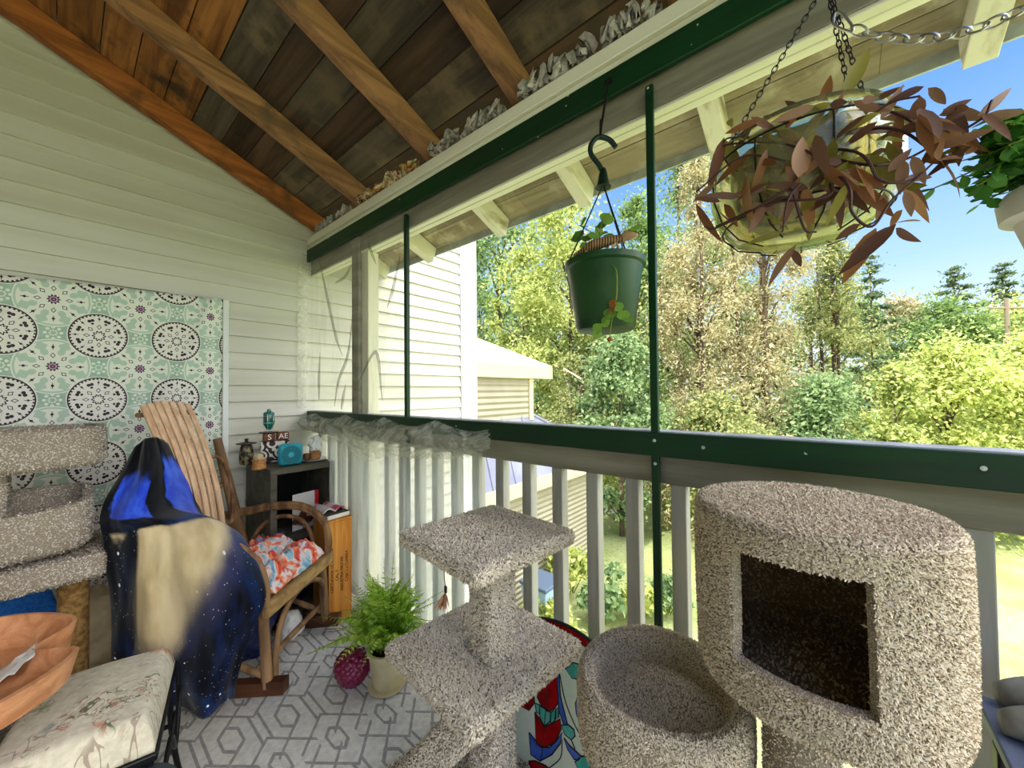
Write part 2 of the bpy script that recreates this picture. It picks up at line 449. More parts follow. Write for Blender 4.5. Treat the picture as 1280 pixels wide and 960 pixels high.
mb = MB().hexa([(1.54, YB, deckz(1.54)-.035), (1.548, YB, deckz(1.54)-.035), (1.548, WY, deckz(1.54)-.035), (1.54, WY, deckz(1.54)-.035), (1.54, YB, deckz(1.54)+.04), (1.548, YB, deckz(1.54)+.04), (1.548, WY, deckz(1.54)+.04), (1.54, WY, deckz(1.54)+.04)])
o = mb.build('trim_2', 'metal_edge', None, smooth=False); struct(o, 'grey metal drip edge along the eave', 'trim')
RAF = [(2.455, .05), (1.925, .052), (1.315, .055), (.815, .06), (.275, .06), (-.315, .06), (-.90, .06)]
LBL = ['orange rafter lying against the end wall', 'second rafter from the end wall', 'third rafter from the end wall', 'rafter in the middle of the roof', 'rafter above the hanging green pot', 'rafter at the open end of the eave', 'rafter past the open end']
for i, ((y, t), lb) in enumerate(zip(RAF, LBL)):
    a = XL; b = 1.07; e = 1.53
    def beam(x0, x1, cut=0):
        y0, y1 = y-t/2, y+t/2
        return MB().hexa([(x0, y0, rz(x0)), (x1-cut, y0, rz(x1-cut)), (x1-cut, y1, rz(x1-cut)), (x0, y1, rz(x0)), (x0, y0, rz(x0)+DECK-.001), (x1, y0, rz(x1)+DECK-.001), (x1, y1, rz(x1)+DECK-.001), (x0, y1, rz(x0)+DECK-.001)])
    o = beam(a, b).build('rafter_beam', 'rafter_dark' if i < 1 else 'rafter', None, bevel=.003); struct(o, lb, 'rafter')
    beam(b, e, .03).build('rafter_tail', 'tail', o, bevel=.003)['label'] = 'whitish weathered rafter tail under the eave'
# plate and header along the screens
def along(name, x0, x1, z0, z1, m, lb, cat='trim', y0=YB, y1=WY-.02):
    o = MB().box(x0, x1, y0, y1, z0, z1).build(name, m, None, bevel=.003); return struct(o, lb, cat)
along('trim_3', .985, 1.07, 2.085, 2.13, 'white_paint', 'white plate board above the green batten')
along('trim_4', 1.0, 1.02, 2.04, 2.085, 'white_paint', 'white board behind the green batten')
along('trim_5', .985, 1.0, 1.98, 2.056, 'green_h', 'green batten along the top of the screens')
along('beam_header', 1.012, 1.068, 1.905, 2.085, 'grey_wood', 'grey header beam over the screens', 'beam')
along('trim_6', 1.014, 1.040, 1.895, 1.905, 'white_paint', 'cream board under the header, inner half')
along('trim_7', 1.042, 1.070, 1.895, 1.905, 'white_paint', 'cream board under the header, outer half')
for nm, y, lb in (('porch_column', 1.895, 'cream porch post near the end wall'), ('porch_column', -.88, 'cream porch post behind the camera')):
    o = MB().box(1.02, 1.082, y-.065, y+.065, -.03, 1.895).build(nm, 'white_post', None, bevel=.004); struct(o, lb, 'post')
    MB().box(1.0, 1.02, y-.005, y+.065, 1.04, 1.98).build('inner_face', 'grey_wood', o)
for y, lb in ((1.447, 'narrow green screen batten near the end wall'), (.346, 'narrow green screen batten beside the hanging pot')):
    mb = MB().box(.985, .998, y-.010, y+.010, .02, 1.955).box(.998, 1.006, y-.006, y+.006, .02, 1.955)
    o = mb.build('trim_9' if y > 1 else 'trim_10', 'green_v', None, bevel=.002); struct(o, lb, 'trim')
# insect screen: very open mesh
M['screen'] = mat('insect_screen_mesh', S(90, 92, 90), .6, alpha=.05)
o = MB().add([(1.009, YB, .03), (1.009, WY-.02, .03), (1.009, WY-.02, 1.99), (1.009, YB, 1.99)], [(0, 1, 2, 3)]).build('window_1', 'screen', None, smooth=False); struct(o, 'fine insect screen stretched along the porch', 'screen')
# ------------------------------------------------------------------ railing
rl = thing('porch_railing', 'porch railing with a green top board and grey pickets below the screens', 'railing', (1.03, .5, 0))
MB().box(.982, 1.0, YB, WY-.03, .979, 1.041).build('top_board', 'green_h', rl, bevel=.003)['label'] = 'dark green painted board'
M['rail_top'] = mat('rail_top_pale', rough=.5, build=noisy(S(180, 182, 186), S(150, 152, 156), 16))
MB().box(1.0, 1.055, YB, WY-.03, 1.030, 1.043).build('rail_cap', 'rail_top', rl, bevel=.003)['label'] = 'pale worn cap of the rail'
MB().box(1.012, 1.052, YB, WY-.03, .905, 1.030).build('upper_rail', 'grey_wood', rl, bevel=.003)
MB().box(1.012, 1.052, YB, WY-.03, .07, .115).build('lower_rail', 'grey_wood', rl, bevel=.003)
y = .319+.1235*17
while y > -.9:
    if not (1.80 < y < 1.98): MB().box(1.018, 1.056, y-.038, y, .115, .905).build('picket', 'picket_paint', rl, bevel=.003)
    y -= .1235
for yy, zz in ((.23, 1.012), (-.195, 1.015), (.345, 1.02), (.345, .96)):
    mb = MB().lathe([(0, 0), (.0042, 0), (.0042, .0015), (.0, .002)], (.981 if zz != .96 else .984, yy, zz), 12, mx=Matrix.Rotation(-PI/2, 3, 'Y')); mb.build('screw', 'metal_edge', rl)
for yy, zz, l in ((.36, 1.017, 'x'), (.62, 1.0, 'x')): pass
exec_parts = []

# ------------------------------------------------------------------ rug
def rugbuild():
    co, x, y, z = coords()
    A_, C2 = .154, .41
    u_ = x-(.523-RUGO[0]); i_ = vround(u_/A_); u = u_-i_*A_
    w_ = y-(1.497-RUGO[1])+i_*.041; v = w_-vround(w_/C2)*C2
    t = .0050
    def hexa(p, q, hu, hv, k): p = vabs(p); q = vabs(q); return vabs(vmax(p/hu, (q+k*p)/hv)-1)*hu
    def wrap(q): return q-vround(q/C2)*C2
    lines = [hexa(u, v, .0275, .066, 1.2) < t*.8, hexa(u-.0735, wrap(v-.1865), .023, .056, 1.15) < t*.75, hexa(u+.0805, wrap(v-.2275), .023, .056, 1.15) < t*.75]
    for sg in (1, -1):
        p = u*sg; q = v*sg
        lines.append((vabs(p-.063) < t*.85)*(q > -.103)*(q < .062))
        lines.append((vabs(q+1.25*p-.14) < t*1.5)*(p > -.030)*(p < .0775))
        lines.append((vabs(q-1.1*p-.173) < t*1.4)*(p > -.0775)*(p < .028))
        lines.append((vabs(q-1.2*p-.066) < t*1.45)*(p > 0)*(p < .0775))
    line = lines[0]
    for l in lines[1:]: line = vmax(line, l)
    wv = V.op('SINE', x*900)*V.op('SINE', y*900)
    n = noi(co, 60, 4)
    gx = mixc(sstep(n, .3, .7), S(228, 224, 218), S(206, 202, 196))
    gy = mixc(sstep(n, .3, .7), S(168, 165, 163), S(144, 141, 139))
    c = mixc(line, gx, gy)
    c = mixc((wv > .45)*.45, c, S(160, 156, 150))
    return c, wv
RP = [(.93, 2.05), (-1.2, 2.05), (-1.2, -.9), (.93, -.9)]
RUGO = ((.93-1.2)/2, (2.05-.9)/2)
M['rug'] = mat('woven_rug', rough=.9, spec=.1, build=rugbuild, bump=(.5, .002))
rug = one(MB().prism([(x, y, .0005) for x, y in RP], (0, 0, .0055)), 'outdoor_rug', 'rug', 'pale outdoor rug with grey nested hexagon lines on the porch floor', 'rug', bevel=.002)

# ------------------------------------------------------------------ cat tower by the railing (platforms)
ct = thing('cat_tower', 'beige carpeted cat tower with two square platforms and a leaning post', 'cat tower', (.75, .75, .006))
zt = .77
m_ = rbox((.748, .722, zt-.018), (.345, .34, .036), .014, math.radians(-6)); carpeted(m_, 'top_platform', ct, 42000, .0095, .0042, 1)
m_ = rbox((.763, .752, .45-.02), (.395, .385, .04), .015, math.radians(-5)); carpeted(m_, 'middle_platform', ct, 48000, .010, .0045, 2)
m_ = rbox((.745, .70, (.735+.452)/2), (.090, .090, .735-.452), .012, math.radians(-6)); carpeted(m_, 'post', ct, 16000, .008, .004, 3)
m_ = rbox((.748, .705, (.41+.05)/2), (.090, .090, .36), .012, math.radians(-6)); carpeted(m_, 'post', ct, 16000, .008, .004, 4)
m_ = rbox((.75, .80, .028), (.40, .42, .04), .014, math.radians(-5)); carpeted(m_, 'base', ct, 20000, .010, .0045, 5)
a = Vector((.655, .645, .405)); b = Vector((.635, .925, .055))
m_ = rbox((0, 0, 0), (.085, .085, (a-b).length), .016)
Q = (a-b).to_track_quat('Z', 'Y').to_matrix()
m_.v = [tuple(Q@Vector(v)+(a+b)/2) for v in m_.v]
carpeted(m_, 'leaning_post', ct, 16000, .008, .004, 6)
o = MB().tube(smoothpath([at(555, 690, X=.66), at(555, 715, X=.66), at(557, 738, X=.66)], 4), .0012, 6)
ft = at(557, 738, X=.66)
tw = thing('feather_toy', 'brown feather cat toy dangling below the top carpeted platform', 'cat toy', ft)
M['feather'] = leafmat('brown_feather', [(0, S(120, 62, 34)), (.5, S(176, 104, 70)), (1, S(214, 170, 140))])
o.build('string', 'black', tw)
MB().lathe([(0, -.008), (.004, -.006), (.004, .010), (0, .014)], ft, 10).build('clip', 'black', tw)
mb = MB()
for i in range(26):
    a_ = random.uniform(0, 2*PI); sp = random.uniform(.05, .45)
    mb.leaf(ft+Vector((0, 0, -.006)), (math.cos(a_)*sp-.15, math.sin(a_)*sp+.12, -1), (math.cos(a_+1), math.sin(a_+1), .2), random.uniform(.035, .055), .008, random.uniform(-.5, .5))
mb.build('feathers', 'feather', tw, auto=0)

# ------------------------------------------------------------------ cat tower with the drum-shaped house
cd = thing('cat_house_tower', 'beige fleecy cat tower with a drum house and a round basket bed', 'cat tower', (.75, .12, .006))
CX, CY, R, TH = .746, .025, .160, .013
zb, ztp = .712, .968
NT = 112
def drum_prof():
    f = .011
    pr = [(0, zb), (R*.5, zb), (R-f, zb)]
    for k in range(1, 5): pr.append((R-f+f*math.sin(k*PI/8), zb+f-f*math.cos(k*PI/8)))
    for k in range(1, 24): pr.append((R, zb+f+(ztp-zb-2*f)*k/24))
    for k in range(0, 5): pr.append((R-f+f*math.cos(k*PI/8), ztp-f+f*math.sin(k*PI/8)))
    pr += [(R*.75, ztp), (R*.4, ztp), (0, ztp)]
    return pr
pr = drum_prof(); zo0, zo1 = .768, .930; t0, t1 = math.radians(148.5), math.radians(203)
def thk(k): return 2*PI*k/NT
def wob(r, th, z): return r*(1+.012*math.sin(2*th+1)+.008*math.sin(5*th+z*20))
mb = MB(); ri = R-TH
def inopen(k, za, zc):
    t = thk(k+.5); return t0 < t < t1 and zo0 < (za+zc)/2 < zo1
vs = []; fs = []; inner = []
np_ = len(pr)
for r, z in pr:
    for k in range(NT): vs.append((CX+wob(r, thk(k), z)*math.cos(thk(k)), CY+wob(r, thk(k), z)*math.sin(thk(k)), z))
for i in range(np_-1):
    for k in range(NT):
        if inopen(k, pr[i][1], pr[i+1][1]) and pr[i][0] > R*.9: continue
        l = (k+1) % NT; fs.append((i*NT+k, i*NT+l, (i+1)*NT+l, (i+1)*NT+k))
mb.add(vs, fs); nouter = len(mb.f)
# jambs: rounded lip from outer to inner skin round the opening
side = [i for i in range(np_-1) if pr[i][0] > R*.9 and pr[i+1][0] > R*.9 and zo0 < (pr[i][1]+pr[i+1][1])/2 < zo1]
i0, i1 = side[0], side[-1]+1; ks = [k for k in range(NT) if t0 < thk(k+.5) < t1]; k0, k1 = ks[0], ks[-1]+1
loop = [(i0, k) for k in range(k0, k1)]+[(i, k1) for i in range(i0, i1)]+[(i1, k) for k in range(k1, k0, -1)]+[(i, k0) for i in range(i1, i0, -1)]
P0 = [Vector(vs[i*NT+k]) for i, k in loop]
axis = Vector((math.cos((t0+t1)/2), math.sin((t0+t1)/2), 0)); side_ = Vector((-axis.y, axis.x, 0))
rings = [P0]
for t in (.35, .7, 1.0, 1.3):
    q = []
    for p in P0:
        c_ = Vector((CX, CY, 0)); rad = Vector((p.x-CX, p.y-CY, 0)); rl_ = rad.length
        q.append(Vector((CX, CY, p.z))+rad*((rl_-TH*t)/rl_))
    rings.append(q)
mb.grid([[tuple(p) for p in r_] for r_ in rings][::-1], closed_u=True)
njamb = len(mb.f)
me_ = MB(); me_.v = mb.v; me_.f = mb.f; me_.m = mb.m
pilefaces = [f for f in mb.f]
house = carpeted(mb, 'drum_house', cd, 130000, .0070, .0031, 11, 'carpet_fleece', .7, faces=pilefaces)
mb = MB(); vs = []; fs = []; prI = [(0, zb+.026), (ri*.6, zb+.024), (ri, zb+.03), (ri, zo0), (ri, (zo0+zo1)/2), (ri, zo1), (ri, ztp-.03), (0, ztp-.028)]
for r, z in prI:
    for k in range(NT): vs.append((CX+r*math.cos(thk(k)), CY+r*math.sin(thk(k)), z))
for i in range(len(prI)-1):
    for k in range(NT):
        if t0 < thk(k+.5) < t1 and prI[i][0] > ri*.9 and prI[i+1][0] > ri*.9 and zo0-.001 <= prI[i][1] and prI[i+1][1] <= zo1+.001: continue
        l = (k+1) % NT; fs.append((i*NT+k, (i+1)*NT+k, (i+1)*NT+l, i*NT+l))
mb.add(vs, fs); mb.m = [1]*len(mb.f); tufts(mb, 14000, .006, .0035, 12, .6)
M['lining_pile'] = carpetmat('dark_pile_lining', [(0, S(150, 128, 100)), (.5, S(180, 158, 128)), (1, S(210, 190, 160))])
pile_mesh(mb, 'lining', ['lining_pile', 'inner_dark'], house)['label'] = 'dark brown pile lining inside the drum'
# basket bed
BX, BY = .752, .262
bp = [(0, .455), (.12, .455), (.142, .462), (.155, .48), (.158, .52), (.158, .575), (.155, .590), (.146, .600), (.135, .598), (.128, .585), (.125, .55), (.115, .545), (.06, .548), (0, .550)]
mb = MB().lathe(bp, (BX, BY, 0), 72)
mb.v = [(BX+(x-BX)*(1+.02*math.sin(3*math.atan2(y-BY, x-BX))), BY+(y-BY)*(1+.02*math.cos(2*math.atan2(y-BY, x-BX))), z) for x, y, z in mb.v]
carpeted(mb, 'basket_bed', cd, 80000, .0070, .0032, 13, 'carpet_fleece', .6)
mb = MB().lathe([(0, .04), (.05, .04), (.05, .70), (0, .712)], (.76, .045, 0), 32); carpeted(mb, 'post', cd, 14000, .007, .0035, 14, 'carpet_fleece')
mb = MB().lathe([(0, .04), (.045, .04), (.045, .45), (0, .456)], (.745, .255, 0), 32); carpeted(mb, 'post', cd, 9000, .007, .0035, 15, 'carpet_fleece')
m_ = rbox((.75, .13, .026), (.42, .52, .04), .014); carpeted(m_, 'base', cd, 16000, .009, .0045, 16, 'carpet_fleece')
# ------------------------------------------------------------------ third cat tower by the curtain
lt = thing('cat_tower', 'grey carpeted cat tower with tray perches in front of the patterned curtain', 'cat tower', (-.12, 1.97, .006))
def tray(name, cx, cy, rx, ry, z0, z1, seed, dip=0):
    n = 56; pr = [(0, z0), (.9, z0), (.97, z0+.012), (1, z0+.03), (1, z1-.012), (.97, z1), (.91, z1), (.88, z1-.015), (.86, z0+.035), (.5, z0+.032), (0, z0+.032)]
    mb = MB().lathe(pr, (0, 0, 0), n)
    out = []
    for x, y, z in mb.v:
        a = math.atan2(y, x); r = math.hypot(x, y); e = (abs(math.cos(a))**4+abs(math.sin(a))**4)**(-.25)
        zz = z-(dip*max(0, -math.sin(a)+.2) if z > z0+.04 else 0)*r
        out.append((cx+r*e*math.cos(a)*rx, cy+r*e*math.sin(a)*ry, zz))
    mb.v = out; carpeted(mb, name, lt, 22000, .010, .005, seed, 'carpet_grey')
tray('upper_perch', -.09, 1.98, .190, .14, .918, 1.045, 21)
tray('lower_perch', -.12, 1.96, .190, .15, .662, .835, 22, .03)
m_ = rbox((-.12, 1.97, .605), (.43, .33, .075), .015); carpeted(m_, 'platform', lt, 20000, .010, .005, 23, 'carpet_grey')
m_ = rbox((-.155, 1.98, .78), (.10, .10, .28), .012); carpeted(m_, 'post', lt, 6000, .008, .005, 24, 'carpet_grey')
MB().lathe([(.036, .05), (.037, .2), (.036, .57)], (.030, 1.95, 0), 24).build('post', 'sisal', lt)['label'] = 'brown rope-wrapped post'
m_ = rbox((-.165, 1.9, .31), (.09, .09, .54), .012); carpeted(m_, 'post', lt, 6000, .008, .005, 25, 'carpet_grey')
m_ = rbox((-.12, 1.97, .028), (.44, .36, .04), .014); carpeted(m_, 'base', lt, 6000, .010, .005, 26, 'carpet_grey')

# ------------------------------------------------------------------ curtain on the end wall
def curtbuild():
    co, x, y, z = coords('UV')
    P, Q = .262, .283
    def cell(ox, oy):
        u = (x+ox)/P; v = (y+oy)/Q
        return (u-vround(u))*P, (v-vround(v))*Q*.93
    ua, va = cell(.027, -1.557); ub, vb = cell(-.103, -1.4155)
    n = noi(co, 40, 3)
    mint = mixc(sstep(n, .4, .6), S(150, 180, 160), S(164, 190, 172)); pale = S(224, 228, 214); dark = S(52, 30, 48); mint2 = S(178, 200, 182)
    def pol(u, v):
        return vsqrt(u*u+v*v), vatan2(v, u)
    ra, ta = pol(ua, va); rb, tb = pol(ub, vb)
    def petals(r, t, r0, n_, rad, ph=0):
        # n_ copies round a circle: local coordinates of the nearest one
        s = 2*PI/n_; k = vround((t+ph)/s)*s-ph
        dx = r*vcos(t-k)-r0; dy = r*V.op('SINE', t-k); return dx, dy
    c = mint
    # flowers in the gaps between the discs
    for (ox, oy) in ((.103, -1.557), (-.027, -1.4155)):
        ug, vg = cell(-ox if ox > 0 else -ox, oy)
    ug, vg = cell(-.103, -1.557); rg, tg = pol(ug, vg)
    ug2, vg2 = cell(.027, -1.4155); rg2, tg2 = pol(ug2, vg2)
    for r, t in ((rg, tg), (rg2, tg2)):
        dx, dy = petals(r, t, .022, 8, 0); c = mixc((dx*dx+dy*dy) < .00003, c, pale)
        dx, dy = petals(r, t, .010, 8, 0); c = mixc((dx*dx+dy*dy) < .000009, c, pale)
    # type A: soft pale disc with mint leaves
    c = mixc(ra < .108, c, pale); c = mixc((vabs(ra-.101) < .003), c, mint2)
    dx, dy = petals(ra, ta, .083, 8, 0, PI/8); c = mixc((vabs(dx)*1.0+vabs(dy)*1.1) < .021, c, mint2)
    dx, dy = petals(ra, ta, .060, 8, 0, PI/8); c = mixc((dx*dx*.7+dy*dy) < .00012, c, mint2)
    dx, dy = petals(ra, ta, .076, 8, 0); c = mixc(vmax((vabs(dx)*.8+vabs(dy)) < .0055, (vabs(dy) < .0012)*(vabs(dx) < .011)), c, dark)
    dx, dy = petals(ra, ta, .043, 8, 0); dd = vabs(dx)*.7+vabs(dy); c = mixc((vabs(dd-.0062) < .0014), c, dark)
    st = .0165+.003*vcos(ta*10); c = mixc(ra < st, c, dark); c = mixc(vabs(ra-.0095) < .002, c, S(190, 150, 180)); c = mixc(ra < .0035, c, S(170, 120, 160))
    # type B: white disc with a dark dotted rim and heart petals
    c = mixc(rb < .094, c, S(226, 224, 214))
    dots = V.op('SINE', tb*44) > -.1
    c = mixc((vabs(rb-.0885) < .0022), c, dark)
    c = mixc((vabs(rb-.0850) < .0035)*dots, c, dark)
    dx, dy = petals(rb, tb, .061, 8, 0, PI/8); ady = vabs(dy)
    hrt = ((dx-.004)*(dx-.004)+(ady-.005)*(ady-.005)) < .000036
    hrt2 = ((dx+.008)*(dx+.008)*1.2+dy*dy) < .000022
    c = mixc(vmax(hrt, hrt2), c, dark)
    dx, dy = petals(rb, tb, .070, 8, 0); c = mixc(vmax((vabs(dx)*.8+vabs(dy)) < .0045, (vabs(dy) < .001)*(vabs(dx) < .010)), c, dark)
    dx, dy = petals(rb, tb, .037, 8, 0); dd = vabs(dx)*.7+vabs(dy); c = mixc((vabs(dd-.0062) < .0014), c, dark)
    st = .0165+.003*vcos(tb*10); c = mixc(vabs(rb-st) < .0028, c, dark)
    return c
M['curtain'] = mat('mint_medallion_cloth', rough=.55, spec=.3, build=curtbuild, translucent=.1)
us = np.linspace(-.75, .556, 140); ws = np.linspace(0, 1, 70); mb = MB(); mb.uv = []; P = []
for wv_ in ws:
    r_ = []
    for u in us:
        top = 1.632+.042*(u+.16); bot = .20+.05*math.sin(u*9)
        if u > .35: bot = .05
        z = top+(bot-top)*wv_
        edge = max(0, (u-.42)/.136)
        y = 2.492-.010*math.sin(u*17+1+wv_*1.2)*(.3+wv_)-.006*math.sin(u*41)*wv_-.012*edge*(1-math.cos(edge*2*PI))*.5
        y -= .012*math.exp(-(((u-.46)-(wv_-.10)*-.55)/.022)**2)*(wv_ < .45)      # the slack crease at the corner
        r_.append((u, y, z)); mb.uv.append((u, z))
    P.append(r_)
mb.grid(P)
one(mb, 'curtain', 'curtain', 'mint green curtain with white and purple medallions hanging on the end wall', 'curtain', solid=.0015)
o = MB().box(.552, .578, 2.485, 2.512, .02, 1.662).build('trim_11', 'trim_white', None, bevel=.002); struct(o, 'white wooden strip along the right edge of the curtain', 'trim')
# dark nail on the strip
M['film'] = mat('clear_plastic_film', S(232, 234, 226), .25, spec=.6, translucent=.35, alpha=lambda: sstep(noi(vec(coords()[1], coords()[2]*3, coords()[3]*.8), 3.5, 2, .5, .8), .50, .72)*.16+.07)
M['film_milky'] = mat('milky_plastic_sheet', S(236, 240, 240), .35, spec=.5, translucent=.55, alpha=lambda: sstep(noi(vec(coords()[1], coords()[2]*2.2, coords()[3]*.35), 7, 2, .5, .6), .3, .8)*.30+.40)
M['film_bunch'] = mat('bunched_plastic_film', S(244, 245, 236), .25, spec=.6, translucent=.6, alpha=lambda: sstep(noi(vec(coords()[1], coords()[2], coords()[3]*1.5), 9, 3, .55, 2.), .35, .7)*.34+.24)
P = []
for i in range(26):
    t = i/25; r_ = []
    for j in range(9):
        s_ = j/8; x = -.62+.48*s_-.03*math.sin(t*5)*(s_ == 1)-.02*math.sin(t*11)*s_
        r_.append((x, 2.478-.02*abs(math.sin(s_*12+t*6))*min(1, t*6)-.012*abs(noise.noise((s_*3, t*5, 2)))*min(1, t*6), 1.515-.72*t+.03*math.sin(s_*4)))
    P.append(r_)
one(MB().grid(P), 'plastic_sheet', 'film', 'clear plastic sheet hanging over the left side of the curtain', 'plastic sheet')

# ------------------------------------------------------------------ bentwood rocking chair
M['withe'] = mat('bent_willow', rough=.55, build=noisy(S(154, 116, 78), S(100, 70, 48), 24, 5, .35, .65, (1, 1, .3), True), bump=(.3, .003))
M['log'] = mat('peeled_log', rough=.6, build=noisy(S(162, 126, 88), S(106, 78, 54), 18, 5, .35, .65, (1, 1, .15), True), bump=(.3, .004))
M['slat'] = mat('worn_oak_slat', rough=.5, build=lambda: (mixc(sstep(noi(vec(coords()[1], coords()[2], coords()[3]*.1), 40, 5, .6), .3, .7), S(212, 178, 146), S(176, 138, 104)), noi(vec(coords()[1], coords()[2], coords()[3]*.1), 40, 5)), bump=(.15, .002))
M['seatwood'] = mat('worn_seat_board', rough=.6, build=wood(S(176, 142, 92), S(132, 100, 62), 0, 24), bump=(.2, .003))
M['runner'] = mat('dark_rocker_runner', rough=.45, build=noisy(S(96, 58, 36), S(62, 36, 24), 20, 5, .35, .65, (.2, .2, 1)))
ch = thing('rocking_chair', 'rustic bentwood rocking chair with a tall slatted back in the corner', 'rocking chair', (.55, 2.0, .006))
FR = Vector((.83, 1.88, 0)); U = Vector((.788, .616, 0)).normalized(); FL = FR-U*.425; BK = Vector((-U.y, U.x, 0))   # BK points to the back of the chair
WD = (FR-FL).length
def cp(u, b, z): return FL+U*(u*WD)+BK*b+Vector((0, 0, z))
# runners
for u in (0.02, .98):
    pts = [cp(u, b, .045+.16*(b-.30)**2) for b in np.linspace(-.07, .66, 14)]
    mb = MB()
    for k in range(len(pts)-1):
        p, q = pts[k], pts[k+1]; w_ = U*.018
        h0 = Vector((0, 0, .024))
        mb.hexa([p-w_-h0, p+w_-h0, q+w_-h0, q-w_-h0, p-w_+h0, p+w_+h0, q+w_+h0, q-w_+h0])
    mb.build('rocker', 'runner', ch)
# legs
for u in (.02, .98):
    tubeP([cp(u, .0, .06), cp(u, .01, .20), cp(u, .02, .35)], [.020, .019, .018]).build('leg', 'log', ch)
    tubeP([cp(u, .43, .07), cp(u, .42, .2), cp(u, .41, .34)], [.021, .02, .02]).build('leg', 'log', ch)
    # bent brace from the foot up under the seat
    s_ = 1 if u < .5 else -1
    tubeP(smoothpath([cp(u+.06*s_, -.012, .075), cp(u+.07*s_, -.012, .18), cp(u+.14*s_, -.014, .27), cp(u+.30*s_, -.012, .315), cp(u+.48*s_, -.008, .325)]), .011).build('brace', 'withe', ch)
    tubeP([cp(u, .02, .10), cp(u, .40, .24)], .012).build('side_stretcher', 'log', ch)
tubeP([cp(.02, .03, .125), cp(.98, .03, .125)], .012).build('stretcher', 'log', ch)
# seat
mb = MB()
for k in range(5):
    b0 = .005+k*.085; z0_ = .352-b0*.06
    mb.hexa([cp(-.03, b0, z0_), cp(1.03, b0, z0_), cp(1.03, b0+.08, z0_-.005), cp(-.03, b0+.08, z0_-.005), cp(-.03, b0, z0_+.018), cp(1.03, b0, z0_+.018), cp(1.03, b0+.08, z0_+.013), cp(-.03, b0+.08, z0_+.013)])
mb.build('seat', 'seatwood', ch, bevel=.004)
mb = MB().hexa([cp(-.06, -.022, .322), cp(1.06, -.022, .322), cp(1.06, .004, .322), cp(-.06, .004, .322), cp(-.06, -.022, .377), cp(1.06, -.022, .377), cp(1.06, .004, .377), cp(-.06, .004, .377)])
mb.build('seat_front_rail', 'seatwood', ch, bevel=.006)
# slatted back: seven curved slats
NS = 7; wS = .0255; PS = -.035
def backline(u, t):
    # t 0 seat .. 1 top, gentle S recline, rounded upper end
    b = .405+.02*t+.155*t**1.7-.03*math.sin(PI*t)
    z = .34+.785*t
    return cp(u, b, z)
for k in range(NS):
    uc = .50+(PS+(k-(NS-1)/2)*wS*1.3)/WD; top = 1.0-.010*abs(k-3)**1.6*.35
    mb = MB(); A = []
    for t in np.linspace(0.0, top, 22):
        bow = .012*((k-3)/3.)**2
        p = backline(uc, t)-BK*bow*(.6); wv_ = wS*(1.02-.06*t)
        rnd = math.sqrt(max(0, 1-((t-top+.012)/.012)**2)) if t > top-.012 else 1
        A.append([p-U*wv_*.5-BK*.005, p+U*wv_*.5-BK*.005, p+U*wv_*.5+BK*.005, p-U*wv_*.5+BK*.005])
    mb.grid([[tuple(q) for q in r] for r in A], closed_u=True)
    n = len(A); mb.f += [(3, 2, 1, 0), tuple((n-1)*4+i for i in range(4))]; mb.m += [0, 0]
    mb.build('back_slat', 'slat', ch, bevel=.002)
for t in (.20, .52, .93):
    a_ = backline(.5+(PS-3.6*wS*1.3)/WD, t); b_ = backline(.5+(PS+3.6*wS*1.3)/WD, t); m__ = (a_+b_)/2+BK*.028
    tubeP(smoothpath([a_+BK*.012, m__, b_+BK*.012]), .010).build('back_crossbar', 'withe', ch)
# rear posts, the right one tall and bare
for u, hgt in ((1.03, .93), (-.03, .74)):
    tubeP([cp(u, .40, .12), cp(u, .43, .42), cp(u, .50, .70), cp(u, .56, hgt)], [.026, .026, .023, .019], 14).build('rear_post', 'log', ch)
    s_ = 1 if u > .5 else -1
    # thin hoop between post and back
    a_ = backline(.5+(PS+s_*3.4*wS*1.3)/WD, .67); b_ = backline(.5+(PS+s_*3.4*wS*1.3)/WD, .28)
    pk = cp(u-.05*s_, .50, .80)
    tubeP(smoothpath([a_, a_+U*s_*.045+Vector((0, 0, -.01)), pk+U*s_*.0, cp(u-.03*s_, .47, .66), b_+U*s_*.05, b_]), .008).build('hoop', 'withe', ch)
    tubeP([cp(.5+PS/WD+s_*.24, .50, .70), cp(u, .515, .71)], .011).build('tie_bar', 'withe', ch)
    # double bent arm: from the post forward, up and over, down to the front corner of the seat
    for d_, r_ in ((0, .014), (.024, .013)):
        z_ = d_*.6
        tubeP(smoothpath([cp(u, .54, .555-z_), cp(u+.01*s_, .42, .575-z_), cp(u-.01*s_, .27, .605-z_), cp(u+.01*s_, .13, .60-z_), cp(u+.01*s_, .03, .535-z_), cp(u, -.005+d_*.4, .44), cp(u-.01*s_, -.002+d_*.3, .36)]), r_).build('arm', 'withe', ch)
    tubeP(smoothpath([cp(u, .40, .40), cp(u+.0*s_, .33, .50), cp(u, .22, .55), cp(u, .11, .51), cp(u, .06, .37)]), .010).build('arm_hoop', 'withe', ch)

